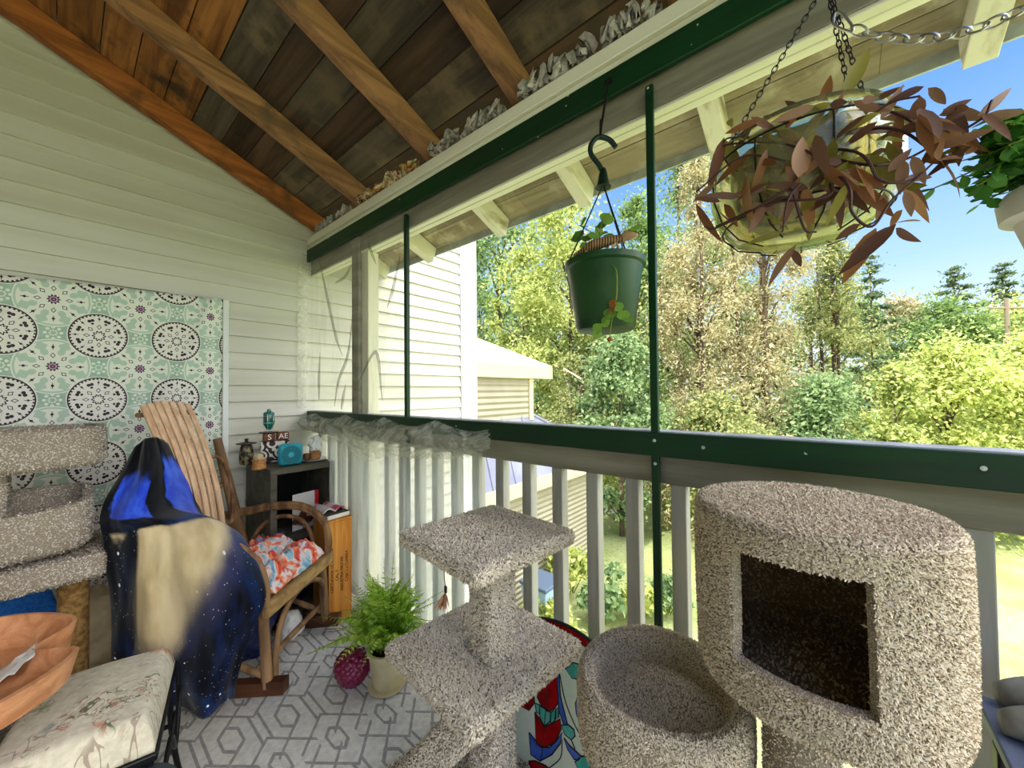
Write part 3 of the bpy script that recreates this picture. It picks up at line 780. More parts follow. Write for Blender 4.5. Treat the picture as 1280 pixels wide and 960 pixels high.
# ------------------------------------------------------------------ blanket over the near arm
def galaxy():
    co, s_, t_, _ = coords('UV')
    n = noi(vec(s_*1.0, t_*1.3, 0.0), 4, 5, .55)-.5; n2 = noi(co, 5, 4)
    navy = mixc(sstep(noi(vec(s_, t_, 1.5), 5, 5), .40, .72), S(8, 10, 20), S(22, 50, 104))
    blue = mixc(sstep(noi(vec(s_*2, t_*3, 4.), 4, 4), .35, .7), S(34, 62, 190), S(60, 100, 220))
    blk = S(12, 14, 20)
    c = navy
    up = sstep(.40-t_+n*.10, .0, .05)
    pat = vmax(sstep(.055-vabs(s_-.30+(t_-.2)*.20+n*.10), 0, .02)*0+sstep((s_-.06)*(.50-s_)*12+n*1.2, .10, .22)*sstep(t_+n*.2, .12, .17)*sstep(.335-t_+n*.06, 0, .02), sstep((s_-.62)*(1.0-s_)*14+n*1.3, .12, .25)*sstep(t_+n*.2, .05, .10))
    c = mixc(up*(1-pat), c, blk); c = mixc(up*pat, c, blue)
    cream = mixc(sstep(n2, .35, .65), S(206, 188, 150), S(178, 156, 116))
    # pale patch across the lap of the cloth, fading into violet then navy down to the right
    def patch(o, w_): return sstep(o-(s_+(t_-.43)*1.15)+n*.16, 0, w_)*sstep(s_-.27+(t_-.5)*.45+n*.16, 0, .022)*sstep(.74+o*.08-t_+n*.12, 0, w_)*sstep(t_+n*.06, .405, .425)
    m1 = patch(.93, .13); m2 = patch(1.06, .16)
    ml = sstep(.22-s_+n*.25, 0, .05)*sstep(s_-.03+(t_-.42)*-.8, 0, .05)*sstep(.50-t_+n*.25, 0, .05)*sstep(t_+n*.05, .42, .44)
    m1 = vmax(m1, ml); m2 = vmax(m2, ml)
    c = mixc(m2*.5, c, S(74, 72, 98)); c = mixc(m1, c, cream)
    c = mixc(sstep(.30-s_-(t_-.5)*.25, 0, .03)*(1-ml)*sstep(t_, .42, .45)*sstep(.80-t_, 0, .1)*.85, c, blk)
    star = (voro(vec(s_*1.0, t_*1.7, 0.), 11) < .10)*(voro(vec(s_, t_*1.7, .0), 4) > .10)
    star2 = voro(vec(s_*1.0, t_*1.7, 3.), 40) < .10
    return mixc(vmax(star, star2*.5)*(1-m1)*sstep(t_, .40, .45), c, S(232, 236, 246))
M['galaxy'] = mat('fleece_galaxy_print', rough=.85, spec=.1, sheen=.15, build=galaxy)
def A(px, py, Y=None, Z=None): return tuple(at(px, py, Y=Y, Z=Z))
C_ = [[A(168, 562, 2.08), A(178, 551, 2.04), A(190, 547, 2.03), A(202, 550, 2.05), A(214, 558, 2.10)],
      [A(149, 598, 2.02), A(170, 595, 1.96), A(192, 592, 1.93), A(213, 596, 1.97), A(236, 600, 2.08)],
      [A(127, 640, 1.93), A(155, 642, 1.86), A(186, 640, 1.83), A(222, 634, 1.89), A(256, 646, 2.02)],
      [A(129, 668, 1.88), A(165, 666, 1.80), A(212, 660, 1.75), A(264, 652, 1.76), A(300, 668, 1.76)],
      [A(136, 722, 1.85), A(170, 725, 1.75), A(215, 722, 1.67), A(280, 716, 1.58), A(332, 735, 1.535)],
      [A(142, 785, 1.85), A(175, 795, 1.73), A(222, 800, 1.64), A(278, 797, 1.55), A(316, 785, 1.51)],
      [A(146, 832, 1.85), A(185, 848, 1.73), A(218, 856, 1.64), A(268, 855, 1.56), A(299, 838, 1.53)],
      [A(150, 868, 1.85), A(188, 880, 1.74), A(225, 886, 1.66), A(262, 893, 1.59), A(293, 868, 1.56)]]
KU, KV = 14, 22
G = catmull(C_, KU, KV); nr, nc = G.shape[:2]
mb = MB(); mb.uv = []; P = []
for i in range(nr):
    r_ = []
    for j in range(nc):
        s_, t_ = j/(nc-1), i/(nr-1); p = Vector(G[i, j])
        out = Vector((-.35, -.93, 0))
        f = math.sin(s_*19+t_*3+1.5*math.sin(t_*5))*.010*(.35+t_)+noise.noise((s_*6, t_*7, 0))*.020+noise.noise((s_*15, t_*13, 3))*.006
        f += -.026*math.exp(-((s_-.63-.25*(t_-.2))/.05)**2)*max(0,1-t_/.45)**.3
        p += out*f
        if p.z < .012: p.z = .012
        r_.append(tuple(p)); mb.uv.append((s_, t_))
    P.append(r_)
mb.grid(P)
one(mb, 'blanket', 'galaxy', 'navy star print fleece blanket with cream patch draped over the rocking chair arm', 'blanket', solid=.006, auto=0)
# tie-dye cloth heaped on the seat
def tiedye():
    co, x, y, z = coords()
    n = noi(vec(x, y, z), 9, 3, .5, 1.6); n2 = noi(vec(y, x, z), 12, 3, .5, 1.2)
    c = ramp(n, [(.28, S(70, 130, 170)), (.40, S(150, 190, 215)), (.47, S(236, 226, 224)), (.54, S(240, 150, 110)), (.62, S(214, 60, 50)), (.74, S(90, 150, 185))])
    return mixc(sstep(n2, .58, .66)*.8, c, S(240, 224, 226))
M['tiedye'] = mat('tie_dye_cotton', rough=.85, spec=.1, build=tiedye)
P = []
for i in range(70):
    r_ = []
    for j in range(90):
        a_, b_ = i/69, j/89
        p = cp(.12+.86*b_, .0+.38*a_, .372)
        e = min(1, 6*min(a_, 1-a_, b_, 1-b_))
        q = Vector((a_*4, b_*6, 0))
        h = .055+.05*noise.noise(q*1.0)+.035*abs(noise.noise(q*2.1+Vector((3, 1, 0))))+.02*abs(noise.noise(q*4.3))
        h += .055*math.exp(-((b_-.82)/.16)**2-((a_-.55)/.3)**2)+.02*math.exp(-((b_-.25)/.16)**2-((a_-.45)/.3)**2)
        p.z += max(.004, h*(.12+.88*e**.7)); w_ = noise.noise(q*1.3+Vector((9, 9, 0)))*.012
        p.x += w_; p.y += w_
        r_.append(tuple(p))
    P.append(r_)
one(MB().grid(P), 'tie_dye_cloth', 'tiedye', 'crumpled red, white and blue tie-dye cloth heaped on the rocking chair seat', 'cloth', solid=.003, auto=0)
# things under the chair
M['navybag'] = mat('dark_blue_nylon', S(24, 38, 86), .45, spec=.4)
def heap(c, rx, ry, rz_, seed, freq=2.2, amp=.25, sq=.6, n=5):
    bm = bmesh.new(); bmesh.ops.create_icosphere(bm, subdivisions=n, radius=1)
    for v in bm.verts:
        d = v.co.normalized(); q = d*freq+Vector((seed*7.1, seed*3.3, seed))
        r = 1+amp*(noise.noise(q)+.6*abs(noise.noise(q*2.1))+.35*abs(noise.noise(q*4.3)))-amp*.3
        e = max(abs(d.x), abs(d.y)); r *= 1+(sq*.2)*(1/max(e, .71)-1)
        v.co = Vector((c[0]+d.x*r*rx, c[1]+d.y*r*ry, max(c[2], c[2]+rz_*.62+d.z*r*rz_*.75)))
    return bm_mb(bm)
b_ = cp(.52, .30, .03); one(heap((b_.x, b_.y, .007), .15, .12, .17, 3), 'bag', 'navybag', 'dark blue nylon bag on the floor under the rocking chair', 'bag', auto=0)
b_ = cp(.86, .14, .0); one(heap((b_.x, b_.y, .007), .055, .05, .085, 5, 1.6, .2), 'paper_bag', 'white', 'small white paper bag under the front of the rocking chair', 'bag', auto=0)
M['beigecloth'] = mat('beige_cotton', rough=.85, build=noisy(S(196, 178, 146), S(168, 148, 116), 10))
one(heap((.10, 2.33, .007), .17, .10, .25, 8, 1.7, .35), 'folded_cloth', 'beigecloth', 'beige cloth piled on the floor below the curtain', 'cloth', auto=0)
M['bluemat'] = mat('blue_foam', rough=.8, build=lambda: (mixc(sstep(noi(coords()[0], 120, 2), .4, .6), S(28, 92, 178), S(38, 108, 196)), V.op('SINE', coords()[1]*700)*V.op('SINE', coords()[3]*700)), bump=(.4, .002))
pl = [at(-60, 690, Y=2.24), at(44, 700, Y=2.24), at(80, 772, Y=2.24), (at(80, 772, Y=2.24)).xy.to_3d()+Vector((0.03, 0, .008)), at(-60, 690, Y=2.24).xy.to_3d()+Vector((0, 0, .008))]
one(MB().prism(pl, (0, .03, 0)), 'exercise_mat', 'bluemat', 'blue foam mat leaning behind the grey carpeted cat tower', 'mat', bevel=.006)

# ------------------------------------------------------------------ corner shelf and what stands on it
M['shelfwood'] = mat('dark_grey_shelf', rough=.6, build=noisy(S(92, 88, 76), S(70, 66, 58), 20, 5, .35, .65, (.15, 1, 1)))
SX0, SX1, SY0, SY1, ST = .655, .968, 2.09, 2.47, .778
sh = thing('shelf_unit', 'dark grey open cube shelf in the corner by the railing', 'shelf', ((SX0+SX1)/2, (SY0+SY1)/2, .006))
MB().box(SX0, SX1, SY0, SY1, ST-.03, ST).build('top_board', 'shelfwood', sh, bevel=.003)
MB().box(SX0, SX0+.03, SY0, SY1, .007, ST-.03).build('side_board', 'shelfwood', sh, bevel=.003)
MB().box(SX1-.03, SX1, SY0, SY1, .007, ST-.03).build('side_board', 'shelfwood', sh, bevel=.003)
MB().box(SX0+.03, SX1-.03, SY0+.005, SY1, .40, .43).build('shelf_board', 'shelfwood', sh, bevel=.003)
MB().box(SX0+.03, SX1-.03, SY0+.005, SY1, .03, .06).build('shelf_board', 'shelfwood', sh, bevel=.003)
MB().box(SX0+.03, SX1-.03, SY1-.012, SY1-.002, .06, ST-.03).build('back_panel', 'black', sh)
def on(px, py, dy=0): p = at(px, py, Z=ST); return Vector((p.x, p.y+dy, ST+.001))
def onY(px, Y): r = at(px, 560, Y=Y); return Vector((r.x, Y, ST+.001))
M['teal'] = mat('teal_plastic', S(30, 150, 172), .35, spec=.5)
M['teal_dark'] = mat('dark_teal_blades', S(10, 44, 54), .4)
c = onY(363, 2.155); c.z = ST
fan = thing('desk_fan', 'small turquoise box fan on the corner shelf', 'fan', c)
fr = rbox((0, 0, 0), (.112, .05, .112), .022, 0, 4); 
fc = c+Vector((0, 0, .057))
RF = Matrix.Rotation(math.radians(-12), 3, 'Z')
def fanm(m_): m_.v = [tuple(RF@Vector(v)+fc) for v in m_.v]; return m_
fanm(fr).build('housing', 'teal', fan, bevel=.002)
mb = MB(); 
for r in (.047, .041, .034, .027, .020): mb.tube([(r*math.cos(a), -.028-.003*(r < .04), r*math.sin(a)) for a in np.linspace(0, 2*PI, 33)[:-1]], .0017, 6, True)
for k in range(12): 
    a = k*PI/6; mb.tube([(.015*math.cos(a), -.031, .015*math.sin(a)), (.048*math.cos(a), -.027, .048*math.sin(a))], .0013, 5)
fanm(mb).build('grille', 'teal', fan)
mb = MB().lathe([(0, -.004), (.017, -.003), (.014, .004), (0, .005)], (0, -.031, 0), 20, mx=Matrix.Rotation(PI/2, 3, 'X')); fanm(mb).build('hub', 'teal', fan)
mb = MB().lathe([(0, 0), (.048, 0), (.048, .002), (0, .002)], (0, -.0255, 0), 32, mx=Matrix.Rotation(PI/2, 3, 'X')); fanm(mb).build('blade_well', 'teal_dark', fan)
# jar with a lid
M['jar'] = mat('patterned_stoneware', rough=.4, build=noisy(S(126, 116, 84), S(40, 38, 30), 34, 3, .44, .54))
M['lidbrown'] = mat('dark_lid', S(58, 44, 34), .4)
c = onY(308, 2.36)
t = thing('lidded_jar', 'mottled brown jar with a wide dark lid at the left end of the shelf', 'jar', c)
MB().lathe([(.026, 0), (.031, .01), (.033, .05), (.028, .09), (.022, .105)], c, 24).build('body', 'jar', t)
MB().lathe([(0, .106), (.046, .108), (.046, .112), (.012, .118), (.007, .122), (.010, .134), (0, .138)], c, 24).build('lid', 'lidbrown', t)
M['potwood'] = mat('turned_wood', rough=.55, build=noisy(S(186, 134, 80), S(140, 92, 50), 30, 4, .35, .65, (1, 1, 4)))
def woodpot(px, Y, r, h, lab, filler, flab, cup=None):
    c = onY(px, Y)
    t = thing('wooden_pot', lab, 'pot', c)
    MB().lathe([(r*1.0, 0), (r*1.02, .006), (r*.90, h*.6), (r*.94, h-.006), (r*1.02, h-.004), (r*1.02, h), (r*.82, h), (r*.8, h-.012), (0, h-.014)], c, 28).build('body', 'potwood', t)
    return t, c
t, c = woodpot(324, 2.17, .031, .046, 'small turned wooden pot in front of the lidded jar', None, None)
c = c+Vector((0, 0, .034)); one(heap(c, .022, .022, .03, 12, 2, .4, n=4), 'napkin', 'beigecloth', 'crumpled cream cloth stuffed in the small wooden pot by the jar', 'cloth', auto=0)
# printed tins behind, letter blocks on them
M['tin'] = mat('circle_print_tin', rough=.35, build=lambda: mixc(sstep(V.op('SINE', voro(vec(coords()[1], 0., coords()[3]), 22)*16), -.15, .15), S(40, 26, 34), S(214, 206, 200)))
c = onY(341, 2.33)
tn = tag(recenter(MB().obox(c+Vector((.01, 0, .058)), (.135, .075, .112), (0, 0, math.radians(-14))).build('printed_tin', 'tin', None, bevel=.005)), 'box tin printed with dark and white rings behind the turquoise fan', 'tin')
M['blockbrown'] = mat('brown_letter_block', rough=.5, build=noisy(S(120, 66, 36), S(84, 44, 26), 20))
tz = ST+.001+.116
for px, lt_, w_, lb in ((336, 'S', .052, 'brown wooden letter block with a white S under the green lantern'), (353, 'AE', .056, 'brown letter block with white AE on the ring-printed tin')):
    p = onY(px, 2.32); p.z = tz
    t = thing('letter_block', lb, 'block', p)
    MB().obox(p+Vector((0, 0, .022)), (w_, .05, .042), (0, 0, -.15)).build('block', 'blockbrown', t, bevel=.003)
    mx = Matrix.Translation(p+Vector((-.004, -.0262, .022)))@Matrix.Rotation(-.15, 4, 'Z')@Matrix.Rotation(PI/2, 4, 'X')
    text(lt_, .04, mx, 'white', t, 'lettering')
p = onY(336, 2.32); p.z = tz+.0435
M['greenglass'] = mat('green_lantern_glass', S(12, 96, 84), .15, spec=.6)
t = thing('lantern', 'small green glass wire lantern on a dark saucer atop the tins', 'lantern', p)
MB().lathe([(0, 0), (.044, .001), (.047, .006), (.043, .006), (0, .004)], p, 28).build('saucer', 'lidbrown', t)
MB().lathe([(.010, .018), (.024, .045), (.026, .05), (.026, .105), (.022, .112), (.010, .114), (.008, .128), (0, .130)], p, 24).build('glass', 'greenglass', t)
mb = MB()
for z_ in (.055, .092): mb.tube([p+Vector((.0285*math.cos(a), .0285*math.sin(a), z_)) for a in np.linspace(0, 2*PI, 25)[:-1]], .0016, 6, True)
for k in range(6):
    a = k*PI/3; mb.tube([p+Vector((r*math.cos(a), r*math.sin(a), z_)) for r, z_ in ((.030, .004), (.020, .02), (.0285, .05), (.0285, .1), (.012, .118))], .0013, 6)
mb.build('wire_cage', 'steel', t)
# plate, wooden pot with napkin, little mug
c = onY(398, 2.19); c.x = min(c.x, .895)
MBp = MB().lathe([(0, .0), (.045, .0), (.066, .008), (.068, .010), (.045, .004), (0, .004)], c, 36)
one(MBp, 'plate', 'white', 'cream plate under the wooden pot at the right end of the shelf', 'plate')
t = thing('wooden_pot', 'brown wooden pot on the cream plate', 'pot', c+Vector((.012, .01, .005)))
MB().lathe([(.027, .0), (.028, .008), (.026, .04), (.029, .046), (.029, .05), (.023, .05), (.022, .036), (0, .035)], c+Vector((.012, .01, .005)), 28).build('body', 'potwood', t)
one(heap(c+Vector((.012, .01, .045)), .034, .03, .06, 15, 1.6, .45, n=4), 'napkin', 'white', 'white paper napkin sticking out of the wooden pot on the plate', 'napkin', auto=0)
M['mugbrown'] = mat('brown_glaze', rough=.3, build=noisy(S(110, 72, 44), S(66, 42, 30), 30))
p = c+Vector((-.037, -.008, .006))
t = thing('mug', 'tiny brown mug on the plate beside the wooden pot', 'mug', p)
MB().lathe([(.013, 0), (.017, .004), (.018, .03), (.016, .038), (.014, .036), (.013, .008), (0, .006)], p, 20).build('body', 'mugbrown', t)
MB().tube(smoothpath([p+Vector((-.016, -.004, .030)), p+Vector((-.027, -.008, .028)), p+Vector((-.027, -.008, .012)), p+Vector((-.016, -.004, .009))]), .003, 6).build('handle', 'mugbrown', t)
# book standing in the shelf, dark helmet below
M['bookcover'] = mat('book_cover_photo', rough=.3, build=lambda: mixc(sstep(noi(coords()[0], 22, 4)-(vabs(coords()[3]-.05)-.03)*5.0-vabs(coords()[1]+.03)*5.0, .28, .40), S(222, 220, 216), S(92, 58, 40)))
M['red'] = mat('red_spine', S(190, 34, 48), .4)
M['paper'] = mat('paper_block', S(224, 220, 208), .8)
p = Vector((.862, 2.16, .431))
t = thing('book', 'white book with a red spine standing open in the shelf', 'book', p)
MB().obox(p+Vector((-.028, .0, .095)), (.120, .004, .188), (0, 0, .18)).build('cover', 'bookcover', t)
MB().obox(p+Vector((.041, .012, .095)), (.020, .020, .188), (0, 0, .1)).build('spine', 'red', t, bevel=.002)
MB().obox(p+Vector((-.020, .014, .092)), (.105, .016, .180), (0, 0, .18)).build('pages', 'paper', t)
mx = Matrix.Translation(p+Vector((.0405, .0012, .095)))@Matrix.Rotation(.1, 4, 'Z')@Matrix.Rotation(PI/2, 4, 'X')@Matrix.Rotation(-PI/2, 4, 'Z')
M['dimwhite'] = mat('pale_print', S(220, 214, 206), .6)
c = Vector((.70, 2.19, .431))
one(MB().lathe([(.05, 0), (.055, .004), (.05, .012), (.035, .016), (0, .018)], c, 28), 'dish', 'steel', 'small metal dish on the left of the shelf compartment', 'dish')
c = Vector((.77, 2.2, .062))
M['helmet'] = mat('glossy_black', S(14, 14, 16), .15, spec=.6)
t = thing('helmet', 'glossy black helmet in the lower compartment of the corner shelf', 'helmet', c)
MB().lathe([(.075, 0), (.10, .03), (.105, .1), (.09, .16), (.05, .2), (0, .212)], c, 32).build('shell', 'helmet', t)
mb = MB().lathe([(.106, .06), (.108, .11), (.10, .14)], c, 32); mb.f = mb.f[:64]; mb.m = mb.m[:64]; mb.build('visor', 'black', t)
# wooden crate with stencilled end
M['crate'] = mat('orange_crate_board', rough=.65, build=wood(S(206, 142, 62), S(168, 104, 38), 2, 26), bump=(.2, .003))
KX0, KX1, KY0, KY1, KZ = .850, .966, 1.90, 2.082, .505
cr = thing('wooden_crate', 'orange wooden ammunition crate with black stencilled words standing on end', 'crate', ((KX0+KX1)/2, (KY0+KY1)/2, .006))
MB().box(KX0, KX1, KY0, KY0+.014, .007, KZ).build('front_board', 'crate', cr, bevel=.002)
mb = MB().box(KX0, KX0+.012, KY0+.014, KY1, .007, KZ).box(KX1-.012, KX1, KY0+.014, KY1, .007, KZ); mb.build('side_board', 'crate', cr, bevel=.002)
MB().box(KX0-.004, KX1+.003, KY0-.004, KY1, KZ, KZ+.012).build('lid', 'crate', cr, bevel=.002)
MB().box(KX0+.012, KX1-.012, KY0+.014, KY1, .007, .02).build('bottom', 'crate', cr)
for i, (ln, sz, zc) in enumerate((('CARTUCHOS DE GUERRA', .019, .27), ('CAL. 7', .019, .24), ('INDUSTRIA MILITAR', .019, .24), ('CAJA 2 x CLASERA', .019, .27))):
    mx = Matrix.Translation((KX0+.016+i*.0245, KY0-.0006, zc))@Matrix.Rotation(PI/2, 4, 'X')@Matrix.Rotation(PI/2, 4, 'Z')
    text(ln, sz, mx, 'ink', cr, 'stencil_line')
p = Vector(((KX0+KX1)/2, 1.99, KZ+.013))
t = thing('book', 'thick grey paperback lying on the orange crate', 'book', p)
MB().obox(p+Vector((-.01, 0, .012)), (.115, .16, .020), (0, 0, .08)).build('pages', 'paper', t, bevel=.001)
MB().obox(p+Vector((-.01, 0, .0235)), (.118, .163, .002), (0, 0, .08)).build('cover', 'shelfwood', t)
p = p+Vector((0, .015, .026))
P = []
for i in range(16):
    P.append([(p.x-.07+.13*j/15, p.y-.07+.15*i/15, p.z+.004+.018*math.sin(PI*min(1, abs(j/15-.45)*2.2))+.010*noise.noise((i*.2, j*.2, 1))) for j in range(16)])
M['magazine'] = mat('open_magazine_page', rough=.3, build=noisy(S(226, 214, 214), S(200, 90, 110), 13, 3, .5, .6))
one(MB().grid(P), 'magazine', 'magazine', 'open pink and white magazine on top of the grey paperback', 'magazine', solid=.004)

# ------------------------------------------------------------------ potted fern, glazed ball, glass panel
M['cream_pot'] = mat('cream_glazed_pot', rough=.35, build=noisy(S(214, 200, 160), S(196, 180, 138), 8))
M['soil'] = mat('dark_soil', S(40, 30, 22), .95)
M['fern'] = leafmat('fern_green', [(0, S(128, 176, 50)), (.5, S(176, 214, 76)), (1, S(214, 236, 120))], .4)
M['fernstem'] = mat('fern_stalk', S(120, 130, 50), .6)
fp = Vector((.828, 1.345, .007))
t = thing('potted_fern', 'bushy bright green fern in a cream pot on the rug', 'fern', fp)
pot = MB().lathe([(.045, 0), (.052, .0), (.066, .10), (.070, .135), (.076, .138), (.076, .150), (.066, .150), (.062, .12), (0, .118)], fp, 36).build('pot', 'cream_pot', t)
MB().lathe([(.06, .0), (.072, .004), (.074, .012), (.058, .012), (.05, .01)], fp, 36).build('saucer', 'cream_pot', t)
MB().lathe([(0, .119), (.062, .121), (.05, .13), (0, .136)], fp, 24).build('soil', 'soil', pot)
fr_ = MB(); stm = MB()
def frond(base, tip, sag, wid, n=22):
    base, tip = Vector(base), Vector(tip); mid = (base+tip)/2+Vector((0, 0, sag))
    pts = smoothpath([base, base*.6+mid*.4+Vector((0, 0, sag*.3)), mid, tip], 9); N = len(pts)
    stm.tube(pts, [.0018*(1-.6*i/N) for i in range(N)], 5)
    for i in range(3, N-1):
        f = i/(N-1); d = (pts[min(i+1, N-1)]-pts[i-1]).normalized(); up = Vector((0, 0, 1)); sd = d.cross(up)
        if sd.length < .1: sd = Vector((random.uniform(-1, 1), random.uniform(-1, 1), 0))
        sd.normalize(); up = sd.cross(d); L = wid*(math.sin(PI*min(1, f*.9+.10))**.7)*(1-.35*f)
        for s_ in (-1, 1):
            fr_.leaf(pts[i], sd*s_+d*.45+up*random.uniform(-.1, .15), up, L, L*.36, random.uniform(.1, .7), 3, 0, .06)
cen = fp+Vector((0, 0, .13))
for k in range(76):
    a = random.uniform(0, 2*PI); el = random.uniform(.22, 1.0); rad = random.uniform(.20, .36)*(1.12-el*.35)
    tip = cen+Vector((math.cos(a)*rad*(1.1-el*.7), math.sin(a)*rad*(1.1-el*.7), -.06+.34*el))
    if tip.x < .80 and tip.y < 1.42: tip.z += .06
    if tip.x > .965: tip.x = .965-random.uniform(0, .05)
    frond(cen+Vector((random.uniform(-.03, .03), random.uniform(-.03, .03), 0)), tip, .05+.04*random.random(), random.uniform(.036, .052))
for q, Xd in (((492, 690), .87), ((480, 697), .86), ((398, 812), .70), ((412, 790), .72), ((392, 770), .74), ((430, 745), .76), ((440, 725), .80), ((560, 735), .90), ((550, 750), .93), ((520, 735), .86)):
    frond(cen, at(*q, X=Xd), .05 if q[1] > 700 else .0, .040)
frond(cen+Vector((-.03, .02, 0)), at(418, 868, X=.675), .12, .036); 
fr_.build('fronds', 'fern', t, auto=0); stm.build('stalks', 'fernstem', t)
M['magenta'] = mat('magenta_glaze', S(120, 22, 62), .16, spec=.7)
bp_ = at(441, 856, Z=.007); bp_.z = .007
bm = bmesh.new(); bmesh.ops.create_icosphere(bm, subdivisions=6, radius=1)
fib = []
for i in range(150):
    z_ = 1-2*(i+.5)/150; a = i*2.399963; r_ = math.sqrt(1-z_*z_); fib.append((r_*math.cos(a), r_*math.sin(a), z_))
fib = np.array(fib)
for v in bm.verts:
    d = np.array(v.co); m = fib@d; x = math.acos(min(1, m.max())); h = .055*max(0, 1-(x/.125)**2)**.5
    tp = 1+.16*d[2]
    v.co = Vector((d[0]*.066*tp*(1+h), d[1]*.066*tp*(1+h), .068+d[2]*.068*(1+h)))+bp_
    if v.co.z < .0075: v.co.z = .0075
one(bm_mb(bm), 'garden_ball', 'magenta', 'magenta glazed ball with a studded surface beside the fern pot', 'garden ornament', auto=0)
# arched stained-glass panel leaning on the railing
GC = Vector((.890, .612, .007)); GT = Vector((.968-.890, 0, .44)).normalized()      # up along the leaning panel
GU = Vector((0, -1, 0)); GN = GU.cross(GT).normalized()                              # to the right as seen, and out to the room
if GN.x > 0: GN = -GN
def gp(a, b, o=0): return GC+GU*a+GT*b+GN*o
def gpx(cx, cy):
    x, y = 640+cx/4.364, 740+cy/4.364
    r = Vector(CM.T @ np.array([(x-640)/FPX, (y-480)/FPX, 1.0])); o = Vector((0, 0, H))
    k = (GC-o).dot(GN)/r.dot(GN); p = o+r*k-GC
    return p.dot(GU), max(.004, p.dot(GT))
gl = thing('stained_glass_panel', 'arched stained glass panel with a red rim leaning on the railing pickets', 'stained glass', GC)
M['glass_white'] = mat('milky_glass', rough=.2, build=noisy(S(226, 228, 220), S(206, 214, 206), 9), spec=.5, translucent=.45)
def glassm(n, a, b): M[n] = mat(n, rough=.15, build=noisy(a, b, 20), spec=.5, translucent=.35)
glassm('glass_red', S(196, 20, 26), S(150, 10, 18)); glassm('glass_blue', S(70, 104, 210), S(96, 132, 226)); glassm('glass_teal', S(70, 186, 172), S(120, 210, 200))
M['lead'] = mat('dark_lead', S(22, 22, 26), .5)
AW, AB = .30, .155
arch = [(-AW, 0)]+[(-AW, AB)]+[(-AW*math.cos(a), AB+AW*math.sin(a)) for a in np.linspace(0, PI, 40)[1:-1]]+[(AW, AB), (AW, 0)]
def extr(poly, o0, o1): 
    return MB().prism([gp(a, b, o0) for a, b in poly], GN*(o1-o0))
extr(arch, 0, .004).build('white_glass', 'glass_white', gl)
inn = [(a*.925, (b-AB)*.925+AB if b > AB else b) for a, b in arch]
mb = MB(); 
for i in range(len(arch)-1):
    q = [arch[i], arch[i+1], inn[i+1], inn[i]]; mb.prism([gp(a, b, .0042) for a, b in q], GN*.002)
mb.build('red_rim', 'glass_red', gl)
mb = MB().tube([gp(a, b, .004) for a, b in arch], .005, 8); mb.tube([gp(a, b, .006) for a, b in inn], .0016, 6); mb.build('rim_leading', 'lead', gl)
PC = [('glass_red', [(160, 480), (250, 420), (258, 600), (235, 635), (200, 645), (165, 610), (145, 570)]),
      ('glass_blue', [(250, 420), (262, 415), (270, 560), (310, 720), (290, 720), (262, 640)]),
      ('glass_teal', [(132, 600), (158, 612), (158, 660), (140, 650)]), ('glass_teal', [(158, 615), (218, 650), (215, 700), (185, 725), (160, 680)]),
      ('glass_teal', [(220, 650), (245, 640), (240, 700), (218, 708)]), ('glass_teal', [(246, 632), (260, 625), (262, 675), (245, 690)]),
      ('glass_red', [(132, 650), (160, 690), (185, 728), (240, 705), (268, 685), (275, 740), (245, 810), (190, 840), (140, 825)]),
      ('glass_blue', [(100, 760), (132, 800), (165, 840), (210, 842), (250, 805), (280, 760), (270, 820), (225, 880), (160, 915), (110, 880)]),
      ('glass_red', [(100, 915), (132, 915), (190, 940), (225, 965), (180, 990), (100, 990)]),
      ('glass_teal', [(278, 720), (310, 715), (345, 745), (350, 780), (330, 800), (295, 770)]), ('glass_blue', [(290, 790), (320, 830), (385, 890), (370, 910), (345, 905), (310, 850)]),
      ('glass_teal', [(385, 890), (425, 885), (440, 930), (430, 965), (370, 965), (350, 920)]), ('glass_teal', [(300, 415), (340, 380), (370, 390), (385, 440), (370, 470), (335, 465)]),
      ('glass_blue', [(285, 390), (315, 372), (320, 400), (298, 415)]), ('glass_blue', [(100, 520), (155, 485), (140, 545), (100, 580)]),
      ('glass_blue', [(352, 600), (362, 570), (366, 640), (380, 720), (358, 660)]), ('glass_red', [(60, 480), (120, 430), (130, 600), (100, 640), (60, 620)])]
for i, (m_, pg) in enumerate(PC):
    pl = [gpx(*q) for q in pg]
    if max(p[1] for p in pl) < .006: continue
    piece = extr(pl, .0042, .0062+.0001*i).build('glass_piece', m_, gl, smooth=False)
    MB().tube([gp(a, b, .0065) for a, b in pl], .0018, 6, True).build('leading', 'lead', piece)
mb = MB()
for pg in ([(205, 470), (190, 650), (175, 840), (165, 915)], [(262, 415), (300, 600), (370, 760), (395, 770)], [(430, 920), (465, 880)], [(280, 800), (270, 900), (200, 960)], [(330, 800), (350, 850)]):
    mb.tube(smoothpath([gp(*gpx(*q), .0066) for q in pg], 4), .0015, 6)
mb.build('leading', 'lead', gl)

